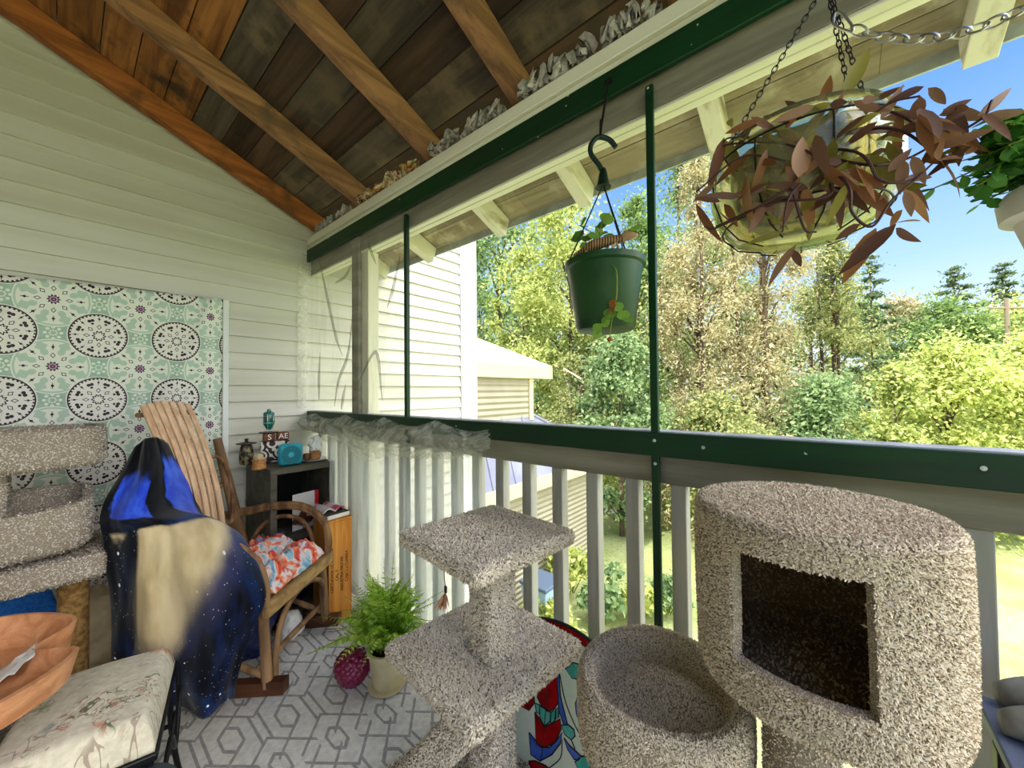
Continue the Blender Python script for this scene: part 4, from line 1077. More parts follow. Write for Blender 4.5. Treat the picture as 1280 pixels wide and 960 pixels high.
# ------------------------------------------------------------------ tapestry stool, wooden tray, round stool
def tapestry():
    co, x, y, z = coords()
    n = noi(co, 70, 3)
    c = mixc(sstep(n, .3, .7), S(214, 206, 186), S(196, 187, 166))
    wv = V.op('SINE', x*2600)*V.op('SINE', y*2600)
    f = noi(vec(x, y, 0.), 7, 2, .5)
    cl = sstep(f, .50, .60)                                   # where the sprays are
    l1 = vabs(noi(vec(x, y, 1.), 16, 2, .5, 1.5)-.5) < .016; l2 = vabs(noi(vec(x, y, 2.), 20, 2, .5, 1.8)-.5) < .02
    l3 = vabs(noi(vec(x, y, 3.), 14, 2, .5, 1.2)-.5) < .012; l4 = vabs(noi(vec(x, y, 5.), 24, 3, .5, 1.5)-.5) < .03
    cl3 = sstep(noi(vec(x, y, 21.), 8, 2), .50, .56); c = mixc(l4*cl*.6, c, S(150, 156, 120)); c = mixc(l1*cl*.9, c, S(86, 98, 78)); c = mixc(l2*cl*.9, c, S(170, 120, 100)); c = mixc(l3*cl3*.6, c, S(120, 98, 84))
    p = sstep(noi(vec(x, y, 7.), 11, 2), .60, .66)*cl; c = mixc(p*.8, c, S(204, 138, 112)); p = sstep(noi(vec(x, y, 9.), 10, 2), .60, .67)*cl; c = mixc(p*.8, c, S(104, 130, 144))
    p = sstep(noi(vec(x, y, 11.), 9, 2), .58, .66)*cl; c = mixc(p*.8, c, S(140, 152, 104))
    return c, wv
M['tapestry'] = mat('floral_tapestry', rough=.85, spec=.1, build=tapestry, bump=(.25, .001))
s0 = Vector((.140, 1.135, 0)); su = Vector((.24, .97, 0)).normalized(); sv = Vector((-su.y, su.x, 0)); SL, SW = .352, .275
def sp(a, b, z): return s0+su*(a*SL)+sv*(b*SW)+Vector((0, 0, z))
stl = thing('metal_stool', 'low black metal stool with a floral tapestry seat', 'stool', sp(.5, .5, .006))
P = []
for i in range(41):
    r_ = []
    for j in range(45):
        a, b = i/40, j/44; ea = min(a, 1-a)*2; eb = min(b, 1-b)*2
        e = min(1, (1-(1-min(1, ea*5))**2)); g = min(1, (1-(1-min(1, eb*5))**2))
        z = .378+.058*min(e, g)**.8+.020*(ea*eb)**.5
        r_.append(tuple(sp(.02+.96*a, .02+.96*b, z)))
    P.append(r_)
mb = MB().grid(P); b0 = len(mb.v); mb.v += [(x, y, .370) for x, y, z in mb.v]; mb.f += [tuple(i+b0 for i in f)[::-1] for f in mb.f]; mb.m += [0]*(len(mb.f)-len(mb.m))
n1, n2 = 41, 45
edge = [j for j in range(n2)]+[i*n2+n2-1 for i in range(1, n1)]+[(n1-1)*n2+j for j in range(n2-2, -1, -1)]+[i*n2 for i in range(n1-2, 0, -1)]
for k in range(len(edge)): 
    a, b = edge[k], edge[(k+1) % len(edge)]; mb.f.append((a, b, b+b0, a+b0)); mb.m.append(0)
mb.build('cushion', 'tapestry', stl, auto=0)
mb = MB().hexa([sp(0, 0, .353), sp(1, 0, .353), sp(1, 1, .353), sp(0, 1, .353), sp(0, 0, .371), sp(1, 0, .371), sp(1, 1, .371), sp(0, 1, .371)]); mb.build('seat_frame', 'black', stl, bevel=.004)
for a, b in ((.04, .05), (.96, .05), (.96, .95), (.04, .95)):
    oa = -.02 if a < .5 else 1.02; ob = -.05 if b < .5 else 1.05
    tubeP(smoothpath([sp(a, b, .354), sp(a, b, .22), sp((a+oa)/2, (b+ob)/2, .08), sp(oa, ob, .011)]), .007).build('leg', 'dark_metal', stl)
for a0, a1, b_ in ((.30, .70, -.03), (.30, .70, 1.03)):
    tubeP(smoothpath([sp(.05, b_*.9, .30), sp(.25, b_*1.6, .335), sp(.5, b_*1.6-.0, .25), sp(.75, b_*1.6, .335), sp(.95, b_*.9, .30)]), .005).build('scroll', 'dark_metal', stl)
for b in (.05, .95):
    sg = -1 if b < .5 else 1
    for a_ in (.35, .88):
        pts = [sp(a_+.075*math.cos(q)*(1-q*.05), b+sg*(.0+.0), .20) for q in np.linspace(0, 5.2, 18)]
        pts = [sp(a_+.10*math.cos(q)*(1-q*.06), b+sg*.04, .20+.05*math.sin(q)*(1-q*.06)) for q in np.linspace(0, 5.2, 20)]
        tubeP(pts, .005).build('scroll', 'dark_metal', stl)
tubeP(smoothpath([sp(1.0, .06, .36), sp(1.09, .02, .34), sp(1.05, .0, .22), sp(.96, .05, .12)]), .006).build('scroll', 'dark_metal', stl)
tubeP([sp(.04, .05, .2), sp(.04, .95, .2)], .006).build('stretcher', 'dark_metal', stl)
tubeP([sp(.96, .05, .2), sp(.96, .95, .2)], .006).build('stretcher', 'dark_metal', stl)
# carved heart-shaped tray on a dark pedestal
M['carved'] = mat('carved_orange_wood', rough=.45, build=lambda: (mixc(sstep(noi(vec(coords()[1], coords()[2]*.25, coords()[3]), 26, 5, .6, .8), .3, .7), S(202, 146, 104), S(164, 106, 68)), noi(vec(coords()[1], coords()[2]*.25, coords()[3]), 26, 5)), bump=(.15, .003))
TC = Vector((-.150, 1.285, 0)); zt0, zt1 = .555, .625
def hr(a):
    # two lobes with the notch towards the stool
    r = .205*(1+.0*math.cos(a))
    x = r*math.cos(a); y = r*math.sin(a)*1.0
    nt = .085*math.exp(-(a/.22)**2)
    return x*(1-.12*abs(math.sin(a)))-nt*1.0+.0, y
def heart(k, s_): 
    a = 2*PI*k/96-PI; x, y = hr(a); 
    return TC.x+x*s_, TC.y+y*s_
ped = thing('pedestal_table', 'small dark pedestal table under the carved wooden tray', 'table', (TC.x-.115, TC.y, .006))
MB().lathe([(0, .53), (.12, .53), (.13, .536), (.13, .548), (.12, .553), (0, .553)], (TC.x-.115, TC.y, 0), 40).build('table_top', 'runner', ped)
MB().lathe([(.02, .04), (.025, .1), (.018, .3), (.028, .45), (.03, .53)], (TC.x-.115, TC.y, 0), 20).build('column', 'runner', ped)
MB().lathe([(0, .007), (.10, .007), (.10, .025), (.03, .045), (0, .05)], (TC.x-.115, TC.y, 0), 32).build('foot', 'runner', ped)
vs = []; prof = [(0, zt0), (.80, zt0), (.93, zt0+.012), (1.0, zt1), (.955, zt1+.001), (.86, zt0+.022), (.8, zt0+.017), (0, zt0+.017)]
mb = MB().grid([[(*heart(k, s_), z+(.022*max(0, math.sin(2*PI*k/96-PI))-.004 if z > zt0+.03 else 0)) for k in range(96)] for s_, z in prof], closed_u=True)
tr = thing('carved_tray', 'orange carved wooden tray with two rounded lobes beside the tapestry stool', 'tray', (TC.x, TC.y, zt0))
mb.build('dish', 'carved', tr, auto=50)
M['tape'] = mat('clear_packing_tape', S(226, 224, 222), .2, spec=.6, alpha=.7)
nx = heart(48, .9)
P = [[(nx[0]-.075+.085*i/11+.006*noise.noise((i*.6, j, 0)), nx[1]-.035+.06*j/7, zt0+.028+.040*(i/11)**2+.010*noise.noise((i*.7, j*.6, 4))) for j in range(8)] for i in range(12)]
MB().grid(P).build('tape', 'tape', tr, solid=.001)['label'] = 'torn strip of clear tape over the notch'
M['greyvinyl'] = mat('dark_grey_vinyl', rough=.45, build=noisy(S(66, 74, 76), S(52, 58, 60), 12))
c = at(150, 1004, Z=.345); c.z = .006
t = thing('round_stool', 'small round dark grey vinyl-topped stool in front of the tapestry stool', 'stool', c)
MB().lathe([(0, .285), (.075, .285), (.090, .295), (.095, .315), (.089, .332), (.065, .339), (0, .341)], c, 48).build('seat', 'greyvinyl', t)
MB().lathe([(.068, .0), (.072, .01), (.072, .28), (.068, .285)], c, 32).build('drum', 'black', t)

# ------------------------------------------------------------------ little table at the right with clogs
M['slate'] = mat('slate_table_top', rough=.45, build=noisy(S(92, 100, 122), S(66, 72, 92), 9))
tb = thing('side_table', 'low table with a slate grey top behind the drum cat house', 'table', (.84, -.35, 0))
MB().box(.72, .955, -.62, -.172, .638, .655).build('table_top', 'slate', tb, bevel=.003)
MB().box(.735, .945, -.605, -.187, .60, .638).build('apron', 'black', tb)
MB().box(.716, .72, -.62, -.172, .632, .656).build('edge_band', 'white', tb)
for x, y in ((.75, -.20), (.925, -.20), (.75, -.59), (.925, -.59)): MB().box(x-.015, x+.015, y-.015, y+.015, .007, .60).build('leg', 'black', tb, bevel=.003)
M['clog'] = mat('grey_rubber', rough=.6, build=noisy(S(132, 130, 124), S(98, 98, 96), 14))
def clog(cx, cy, ang, lab):
    R_ = Matrix.Rotation(ang, 3, 'Z'); c = Vector((cx, cy, .6565))
    t = thing('rubber_clog', lab, 'shoe', c, 'grey rubber clogs')
    P = []
    for i in range(22):
        u = i/21; w_ = .040*(math.sin(PI*(.06+.88*u))**.55)*(1-.12*math.cos(u*5)); top = .030+.030*math.sin(PI*min(1, u*1.25))**.8*(u > .02)
        r_ = []
        for k in range(20):
            a = 2*PI*k/20; y = w_*math.cos(a); z = top*.5*(1+math.sin(a)) if True else 0
            r_.append(tuple(c+R_@Vector((u*.23, y, max(.0, z)))))
        P.append(r_)
    mb = MB().grid(P, closed_u=True); n = len(P); mb.f += [tuple(range(20))[::-1], tuple((n-1)*20+k for k in range(20))]; mb.m += [0, 0]
    mb.build('upper', 'clog', t, auto=0)
    mb = MB(); mb.lathe([(0, 0), (.024, 0), (.028, .004), (.026, .006), (0, .004)], c+R_@Vector((.165, 0, .052)), 20, sx=1.5); mb.build('opening', 'black', t)
p = at(1247, 876, Z=.66); clog(p.x, p.y, math.radians(-80), 'grey rubber clog at the back of the slate-topped table')
p = at(1252, 912, Z=.66); clog(p.x, p.y, math.radians(-86), 'grey rubber clog at the front of the slate-topped table')

# ------------------------------------------------------------------ plastic film in the corner bay
def sheet(name, y0, y1, z0, z1, x0, m, lab, amp, fx, seed, ny=90, nz=40, ragged=0, cat='plastic sheet'):
    P = []
    for i in range(nz):
        v = i/(nz-1); r_ = []
        for j in range(ny):
            u = j/(ny-1); y = y0+(y1-y0)*u; zb_ = z0+ragged*noise.noise((u*7, seed, 0))
            z = zb_+(z1-zb_)*v
            x = x0+amp*(noise.noise((u*fx, v*1.6, seed))+.5*noise.noise((u*fx*2.6, v*2.2, seed+5)))
            r_.append((min(x, 1.0), y, z))
        P.append(r_)
    return one(MB().grid(P), name, m, lab, cat, auto=0)
sheet('plastic_film', 1.46, 2.49, 1.045, 1.975, .985, 'film', 'clear plastic film stretched over the screen bay in the corner', .010, 4, 1)
M['film_fold'] = mat('doubled_plastic_fold', S(128, 128, 116), .3, spec=.4, alpha=.5)
pf = bpy.data.objects['plastic_film']
for ln in ([(398, 322, 0), (407, 360, 0), (420, 420, 0), (428, 445, 0)], [(440, 330, 0), (432, 345, 0), (419, 354, 0)], [(441, 385, 0), (436, 440, 0), (424, 475, 0), (418, 508, 0)], [(500, 320, 0), (492, 360, 0), (484, 385, 0)], [(470, 330, 0), (458, 300, 0)], [(447, 480, 0), (470, 440, 0), (478, 500, 0)], [(400, 440, 0), (399, 500, 0)], [(432, 480, 0), (427, 512, 0)]):
    pts = smoothpath([at(x, y, X=.976) for x, y, _ in ln], 6); N = len(pts); P = []
    for i, p in enumerate(pts):
        d = (pts[min(i+1, N-1)]-pts[max(i-1, 0)]).normalized(); sd = Vector((1, 0, 0)).cross(d).normalized(); w_ = .010*math.sin(PI*(i+.4)/(N+.2))+.001
        P.append([tuple(p-sd*w_), tuple(p-Vector((.010, 0, 0))*math.sin(PI*i/N)), tuple(p+sd*w_)])
    MB().grid(P).build('fold', 'film_fold', pf, auto=0)
# strip of tape and film down the corner of the end wall
P = [[(.93+.055*j/5, 2.498-.004*abs(noise.noise((i*.3, j*.7, 1))), 1.06+.90*i/40) for j in range(6)] for i in range(41)]
MB().grid(P).build('edge_strip', 'film_bunch', pf, auto=0)
sheet('plastic_drape', .955, 2.06, .02, .93, .968, 'film_milky', 'milky plastic sheet hanging over the railing pickets down to the floor', .016, 9, 3, ragged=.02)
P = []
for i in range(48):
    a = i/47; r_ = []
    for j in range(170):
        u = j/169; y = .915+1.575*u
        sag = .055+.060*math.sin(PI*min(1, u*1.15))**.8+.055*math.exp(-((u-.55)/.10)**2)+.03*math.exp(-((u-.85)/.08)**2)+.02*noise.noise((u*7, 0, 1))
        pin = min(1, u*14); sag = sag*(.45+.55*pin)
        q = Vector((u*7+a*2.6*(1 if u > .5 else -1), a*1.3, 0))
        f = .030*abs(noise.noise(q))+.014*abs(noise.noise(q*2.3+Vector((4, 2, 0))))+.006*noise.noise(q*6)
        x = .974-.045*math.sin(PI*a**.8)*pin-f*(a > .03)
        z = 1.036-.012*noise.noise((u*5, 2, 2))-.030*abs(math.sin(u*13+.6))*(1-a)-a*(.060+sag)
        r_.append((x, y, z))
    P.append(r_)
one(MB().grid(P), 'plastic_bundle', 'film_bunch', 'crumpled clear plastic film bunched over the left end of the railing', 'plastic sheet', auto=0)
P = []
for i in range(30):
    v = i/29; r_ = []
    for j in range(24):
        u = j/23; y = 1.905+.26*u
        r_.append((.962-.028*math.sin(u*9+v*2)*.6-.012*v, y-.05*v*(u-.5), .95-.42*v-.03*math.sin(u*5)))
    P.append(r_)
one(MB().grid(P), 'plastic_tail', 'film_milky', 'loose end of plastic film hanging beside the corner shelf', 'plastic sheet', auto=0)

# ------------------------------------------------------------------ rags stuffed on the plate between the rafters
def ragmat(n, stops):
    M[n] = mat(n, rough=.9, spec=.1, build=lambda: ramp(noi(coords()[0], 26, 2, .5, 1.0), stops))
ragmat('rag_grey', [(.3, S(140, 136, 128)), (.5, S(186, 180, 168)), (.7, S(118, 116, 112))])
ragmat('rag_multi', [(.30, S(196, 180, 140)), (.46, S(214, 200, 160)), (.53, S(150, 40, 48)), (.60, S(200, 170, 60)), (.72, S(120, 110, 120))])
ragmat('rag_pale', [(.3, S(196, 192, 184)), (.55, S(158, 152, 142)), (.7, S(214, 210, 204))])
def rag(y0, y1, hgt, m, lab, seed, xw=.04):
    mb = MB(); rg = random.Random(seed); n = max(4, int((y1-y0)/.030))
    for k in range(n):
        yc = y0+(y1-y0)*(k+.5)/n; w_ = rg.uniform(.035, .060); P0 = []
        y = yc+rg.uniform(-.02, .02); x = 1.01+rg.uniform(-.02, .02)
        for q in range(rg.randint(5, 7)):
            P0.append(Vector((x, min(y1, max(y0, y)), 2.140+hgt*(rg.uniform(.0, .35) if q % 2 == 0 else rg.uniform(.55, 1.15)))))
            y += rg.uniform(-.035, .045); x = 1.01+rg.uniform(-1, 1)*xw*.7
        pp = smoothpath(P0, 7); tw = Vector((rg.uniform(.3, 1), rg.uniform(-.5, .5), rg.uniform(-.4, .4))).normalized(); P = []; so = rg.uniform(0, 99)
        for i, p in enumerate(pp):
            d = (pp[min(i+1, len(pp)-1)]-pp[max(i-1, 0)]).normalized(); sd = (tw-d*tw.dot(d)).normalized(); nn = d.cross(sd); r_ = []
            for b in range(10):
                f = b/9-.5; q = p+sd*w_*f+nn*(.009*math.sin(f*9+i*.25+so)+.007*noise.noise((i*.25, f*4, so)))
                r_.append((min(1.05, max(.975, q.x)), q.y, max(2.1325, q.z)))
            P.append(r_)
        mb.grid(P)
    one(mb, 'rag', m, lab, 'rag', 'rags stuffed along the eave', auto=0)
rag(1.97, 2.40, .030, 'rag_grey', 'grey rag tucked on the plate next to the end wall rafter', 1)
rag(1.40, 1.87, .040, 'rag_multi', 'yellow and red rag tucked between the second and third rafters', 2)
rag(.87, 1.26, .052, 'rag_grey', 'grey wadded rag tucked between the third and middle rafters', 3)
rag(.34, .76, .060, 'rag_pale', 'long pale rag wadded above the hanging green pot', 4)
rag(-.10, .22, .05, 'rag_multi', 'rag tucked on the plate past the hanging pot', 6)

# ------------------------------------------------------------------ hanging green pot
M['green_pot'] = mat('green_plastic_pot', rough=.4, spec=.4, build=noisy(S(28, 72, 30), S(20, 54, 24), 6), translucent=.12)
hx, hy = .885, .430
gpz0, gpz1 = 1.315, 1.475
hp = thing('hanging_pot', 'green plastic hanging pot with a trailing plant hooked under the green batten', 'hanging plant', (hx, hy, gpz0))
pc = Vector((hx, hy, gpz0))
po = MB().lathe([(0, .0), (.072, .0), (.074, .004), (.093, .142), (.100, .146), (.100, .160), (.095, .160), (.092, .150), (.08, .13), (0, .128)], pc, 48).build('pot', 'green_pot', hp)
MB().lathe([(.066, -.014), (.070, -.012), (.076, .002), (.070, .002), (0, -.006)], pc, 40).build('drip_saucer', 'green_pot', hp)
MB().lathe([(0, .1285), (.08, .1305), (.05, .14), (0, .146)], pc, 24).build('soil', 'soil', po)
ht = Vector((hx, hy, 1.688))
for a in (2.0, 4.1, 6.0):
    tubeP([pc+Vector((.097*math.cos(a), .097*math.sin(a), .158)), ht+Vector((0, 0, -.01))], .0018, 6).build('hanger_wire', 'black_green', hp)
mb = MB().lathe([(.020, -.018), (.016, -.012), (.010, .02), (.007, .03), (0, .032)], ht, 14)
vdir = Vector((.64, -.766, 0))
arc = [ht+Vector((0, 0, .02)), ht+vdir*-.012+Vector((0, 0, .042)), ht+vdir*-.030+Vector((0, 0, .068)), ht+vdir*-.030+Vector((0, 0, .092)), ht+vdir*-.012+Vector((0, 0, .112)), ht+vdir*.016+Vector((0, 0, .106)), ht+vdir*.034+Vector((0, 0, .085))]
mb.tube(smoothpath(arc), .0065, 10); mb.build('hook', 'black_green', hp)
wp = ht+vdir*-.004+Vector((0, 0, .112)); tp = Vector((.978, .455, 2.022))
mb = MB().tube([wp+Vector((0, 0, .045)), wp+Vector((-.004, 0, -.006)), wp+Vector((.004, .004, .006)), wp+Vector((.006, .002, .03)), tp], .0032, 8)
mb.build('wire_hanger', 'dark_metal', hp)
MB().lathe([(0, 0), (.009, 0), (.009, .006), (0, .008)], tp+Vector((.006, 0, 0)), 10, mx=Matrix.Rotation(-PI/2, 3, 'Y')).build('screw_hook', 'dark_metal', hp)
M['ivyleaf'] = leafmat('round_green_leaf', [(0, S(70, 110, 40)), (.6, S(110, 150, 56)), (1, S(140, 176, 76))], .3)
M['driedleaf'] = leafmat('dry_brown_leaf', [(0, S(120, 60, 30)), (1, S(176, 110, 60))], .3)
lf = MB(); dl = MB(); sm = MB(); pcT = pc+Vector((0, 0, .14))
def rl(p, d, s_): lf.leaf(p, d, (-.75+random.uniform(-.4, .4), -.45+random.uniform(-.4, .4), .5), s_, s_*1.05, random.uniform(-.2, .5), 4, 0, .05, .6)
tips = [(733, 293), (752, 277), (760, 291), (728, 300), (790, 287), (745, 283), (738, 308), (722, 322), (795, 290), (768, 300), (742, 318), (713, 350), (757, 300), (727, 283)]
for k, (x, y) in enumerate(tips):
    e = at(x, y, X=hx+random.uniform(-.05, .03)); b_ = pcT+Vector((random.uniform(-.04, .04), random.uniform(-.04, .04), 0))
    sm.tube(smoothpath([b_, (b_+e)/2+Vector((random.uniform(-.01, .01), random.uniform(-.01, .01), .015)), e], 5), .0012, 5)
    for j in range(2): rl(e+Vector((random.uniform(-.008, .008),)*3), (random.uniform(-1, 1), random.uniform(-1, 1), random.uniform(-.6, .6)), random.uniform(.026, .034))
e0 = at(769, 335, X=.80); path = smoothpath([pcT+Vector((-.05, -.02, .0)), e0, at(771, 365, X=.785), at(768, 382, X=.788)], 5)
sm.tube(path, .0014, 5)
for x, y in ((768, 378), (763, 385), (775, 388), (757, 395), (762, 400), (748, 412), (752, 405), (780, 396)):
    rl(at(x, y, X=.785), (random.uniform(-.4, 0), random.uniform(-1, 1), -.8), random.uniform(.020, .030))
for x, y in ((768, 374), (772, 380), (765, 386), (757, 297), (761, 300)):
    dl.leaf(at(x, y, X=.782 if y > 350 else hx), (random.uniform(-1, 0), random.uniform(-1, 1), -.5), (0, 0, 1), .026, .018, 1.2, 4)
dl.lathe([(0, -.008), (.007, 0), (0, .008)], at(762, 424, X=.80), 10); sm.tube([path[-1], at(762, 420, X=.80)], .0009, 5)
lf.build('leaves', 'ivyleaf', hp, auto=0); dl.build('dry_leaves', 'driedleaf', hp, auto=0); sm.build('stems', 'fernstem', hp)
# little ribbed animal lying on the pot
M['bone'] = mat('tan_ribbed_figure', rough=.5, build=lambda: mixc(V.op('SINE', (coords()[2]*1.0-coords()[1]*.6)*900) > .35, S(170, 138, 98), S(58, 36, 26)))
M['bone_plain'] = mat('tan_figure', S(166, 134, 98), .5)
a_, b_ = at(731, 332, X=.815), at(778, 327, X=.815); a_.z = b_.z = gpz1+.018
fgt = thing('animal_figurine', 'small tan ribbed animal figurine lying on the rim of the hanging pot', 'figurine', ((a_+b_)/2).xy.to_3d()+Vector((0, 0, gpz1)))
dv = (b_-a_).normalized()
MB().tube(smoothpath([a_+dv*-.03+Vector((0, 0, -.006)), a_, a_+dv*.02+Vector((0, 0, .004)), (a_+b_)/2+Vector((0, 0, .006)), b_+dv*-.005+Vector((0, 0, .004)), b_+dv*.008]), [.003, .004, .005, .006, .007, .008, .009, .0105, .0115, .012, .0125, .013, .0135, .014, .014, .014, .0135, .013, .0125, .012, .011, .010, .0095, .009, .0085, .008, .008, .008, .008, .008, .008][:31], 12).build('body', 'bone', fgt)
mb = MB().tube([b_+Vector((0, 0, .004)), b_+dv*.012+Vector((0, 0, .007)), b_+dv*.026+Vector((0, 0, .003)), b_+dv*.036], [.008, .0105, .007, .003], 12)
for q in (-.006, .006): mb.leaf(b_+dv*.008+Vector((q*.6, q, .013)), (dv*-.3+Vector((0, 0, 1))), dv, .013, .009, 0, 4)
mb.build('head', 'bone_plain', fgt, auto=0)
mb = MB()
for k, (f, s_) in enumerate(((.1, 1), (.1, -1), (.85, 1), (.85, -1))):
    p = a_+(b_-a_)*f; mb.tube([p, p+Vector((s_*.010, 0, -.010)), p+Vector((s_*.012, .004, -.0175))], .0028, 6)
mb.build('legs', 'bone_plain', fgt)

# ------------------------------------------------------------------ hanging glass bowl with a trailing purple plant
bc = Vector((.655, .026, 1.352)); br = .108
hb = thing('hanging_bowl', 'yellow glass bowl planter with long brown-purple trailing leaves on chains', 'hanging plant', bc)
M['amberglass'] = mat('yellow_green_glass', S(228, 224, 168), .03, trans=.9, spec=.6, ior=1.45)
M['mercury'] = mat('silvered_inner_pot', rough=.12, metal=.85, build=noisy(S(150, 146, 136), S(60, 60, 66), 12, 4, .4, .6))
prb = [(0, 0), (.045, .001), (.075, .012), (.096, .036), (.107, .07), (.108, .10), (.100, .125), (.096, .135), (.099, .140), (.102, .139), (.104, .127), (.111, .10)]
inn_ = [(max(0, r-.004), z+.003 if z < .1 else z) for r, z in prb]
MB().lathe([(0, 0), (.045, .001), (.075, .012), (.096, .036), (.107, .07), (.108, .10), (.100, .125), (.098, .138), (.094, .138), (.096, .125), (.104, .10), (.103, .07), (.092, .038), (.072, .016), (.044, .005), (0, .004)], bc, 56).build('bowl', 'amberglass', hb, auto=0)
MB().lathe([(0, .022), (.045, .024), (.068, .045), (.080, .08), (.082, .118), (.078, .118), (0, .112)], bc, 40).build('inner_pot', 'mercury', hb)
MB().lathe([(0, .1185), (.076, .1195), (.05, .127), (0, .132)], bc, 28).build('soil', 'soil', hb)
mb = MB()
for z_, r_ in ((.112, .1085), (.028, .0925)): mb.tube([bc+Vector((r_*math.cos(a), r_*math.sin(a), z_)) for a in np.linspace(0, 2*PI, 49)[:-1]], .0013, 6, True)
for k in range(9):
    a = 2*PI*k/9; mb.tube([bc+Vector((r*math.cos(a), r*math.sin(a), z_)) for r, z_ in ((.046, -.001), (.077, .0105), (.0975, .034), (.109, .068), (.110, .100), (.1085, .112))], .0011, 5)
mb.build('wire_cradle', 'dark_metal', hb)
apex = at(1033, -22, X=.655)
def chain(a, b, n, lw, wire, sag=0):
    a, b = Vector(a), Vector(b); mb = MB()
    for k in range(n):
        t0_, t1_ = k/n, (k+1)/n
        p, q = a.lerp(b, t0_)-Vector((0, 0, sag*4*t0_*(1-t0_))), a.lerp(b, t1_)-Vector((0, 0, sag*4*t1_*(1-t1_)))
        d = (q-p); L = d.length; d.normalize(); o = d.orthogonal().normalized(); o.rotate(Quaternion(d, PI/2*(k % 2)+.4)); c = (p+q)/2
        mb.tube([c+d*(L*.66)*math.cos(x)+o*lw*math.sin(x) for x in np.linspace(0, 2*PI, 13)[:-1]], wire, 5, True)
    return mb
for tgt in ((943, 160), (1047, 118), (1087, 130)):
    pe = at(*tgt, X=.655+(-.03 if tgt[0] == 943 else .05)); 
    dd = Vector((pe.x-bc.x, pe.y-bc.y, 0)).normalized()*.1085; pe2 = bc+dd+Vector((0, 0, .112))
    chain(apex, pe2, 30, .0028, .0008).build('hanging_chain', 'dark_metal', hb)
ap2 = Vector((apex.x, apex.y, rz(.655)+DECK))
chain(apex, ap2, 40, .0035, .001).build('hanging_chain', 'dark_metal', hb)
MB().tube([apex+Vector((.012*math.cos(a), 0, .012*math.sin(a))) for a in np.linspace(0, 2*PI, 21)[:-1]], .0016, 6, True).build('ring', 'dark_metal', hb)
# steel link chain with a snap hook
st_ = at(1042, 24, X=.655); en = at(1330, -18, X=.62)
sc_ = thing('link_chain', 'silver link chain with a snap hook running right from the bowl chains', 'chain', (st_+en)/2)
sn = at(1066, 36, X=.65)
cv = [st_+(sn-st_)*t+Vector((0, 0, s_)) for t, s_ in ((0, 0), (.15, .011), (.5, .013), (.95, .004), (1.0, -.003), (.8, -.006), (.3, -.008), (.02, -.007))]
MB().tube(smoothpath(cv+[cv[0]], 4)[:-1], .0015, 8, True).build('snap_hook', 'steel', sc_)
chain(sn, en, 13, .0058, .0013, .030).build('links', 'steel', sc_)
en2 = Vector((.62, -.62, rz(.62)+.05))
chain(en, en2, 16, .0058, .0013, .02).build('links', 'steel', sc_)
# leaves
def tl(n, stops, t=.3): M[n] = leafmat(n, stops, t, .4)
tl('leaf_orange', [(0, S(100, 62, 38)), (.5, S(138, 92, 54)), (1, S(164, 122, 80))], .25)
tl('leaf_mauve', [(0, S(84, 56, 44)), (.5, S(116, 82, 64)), (1, S(146, 112, 86))], .2)
tl('leaf_olive', [(0, S(104, 96, 36)), (.5, S(134, 126, 52)), (1, S(158, 150, 70))], .4)
M['vine'] = mat('purple_brown_stem', S(64, 40, 38), .5)
LV = [MB(), MB(), MB()]; vs_ = MB(); rgl = random.Random(12)
def spray(pts, leaves, r=.0017, cols=(0, 1)):
    pp = smoothpath([p if isinstance(p, Vector) else at(p[0], p[1], X=p[2]) for p in pts], 6); vs_.tube(pp, [r*(1-.4*i/len(pp)) for i in range(len(pp))], 6)
    return pp
def lf2(px, py, X, tx, ty, w_, col, dX=0, bend=.25):
    a_ = at(px, py, X=X); b_ = at(tx, ty, X=X+dX); d = b_-a_; L = d.length
    tocam = (Vector((0, 0, H))-a_).normalized()
    nrm = tocam+Vector((rgl.uniform(-.7, .7), rgl.uniform(-.7, .7), rgl.uniform(-.1, .9)))
    LV[col].leaf(a_, d, nrm, L*1.18, max(w_*L*.74, .009), bend, 6, 0, .10, .45)
tc = Vector((.655, .026, 1.485))
spray([tc, (960, 175, .60), (915, 172, .57), (903, 178, .57)], 0); spray([tc, (1000, 205, .56), (930, 195, .55), (870, 240, .55)], 0)
spray([tc, (990, 230, .53), (900, 283, .54), (880, 283, .54)], 0); spray([(1000, 230, .53), (985, 250, .52), (978, 290, .52)], 0)
spray([tc, (1060, 165, .56), (1110, 130, .55), (1150, 120, .55)], 0); spray([tc, (1100, 160, .56), (1160, 185, .55), (1180, 210, .56)], 0)
spray([tc, (1070, 190, .53), (1100, 225, .52), (1140, 225, .53), (1165, 205, .54)], 0); spray([tc, (1055, 225, .52), (1065, 265, .51), (1090, 283, .51), (1115, 250, .52), (1150, 220, .53)], 0)
spray([tc, (1040, 240, .53), (960, 255, .53), (895, 283, .55)], 0); spray([tc, (1100, 140, .57), (1170, 170, .56), (1225, 150, .56), (1240, 125, .56)], 0)
spray([tc, (1030, 200, .54), (980, 180, .55), (905, 182, .57), (910, 205, .57), (925, 215, .57)], 0); spray([tc, (1075, 205, .53), (1130, 200, .54), (1200, 160, .56)], 0)
spray([(990, 235, .53), (1005, 285, .53), (1020, 290, .54)], 0)
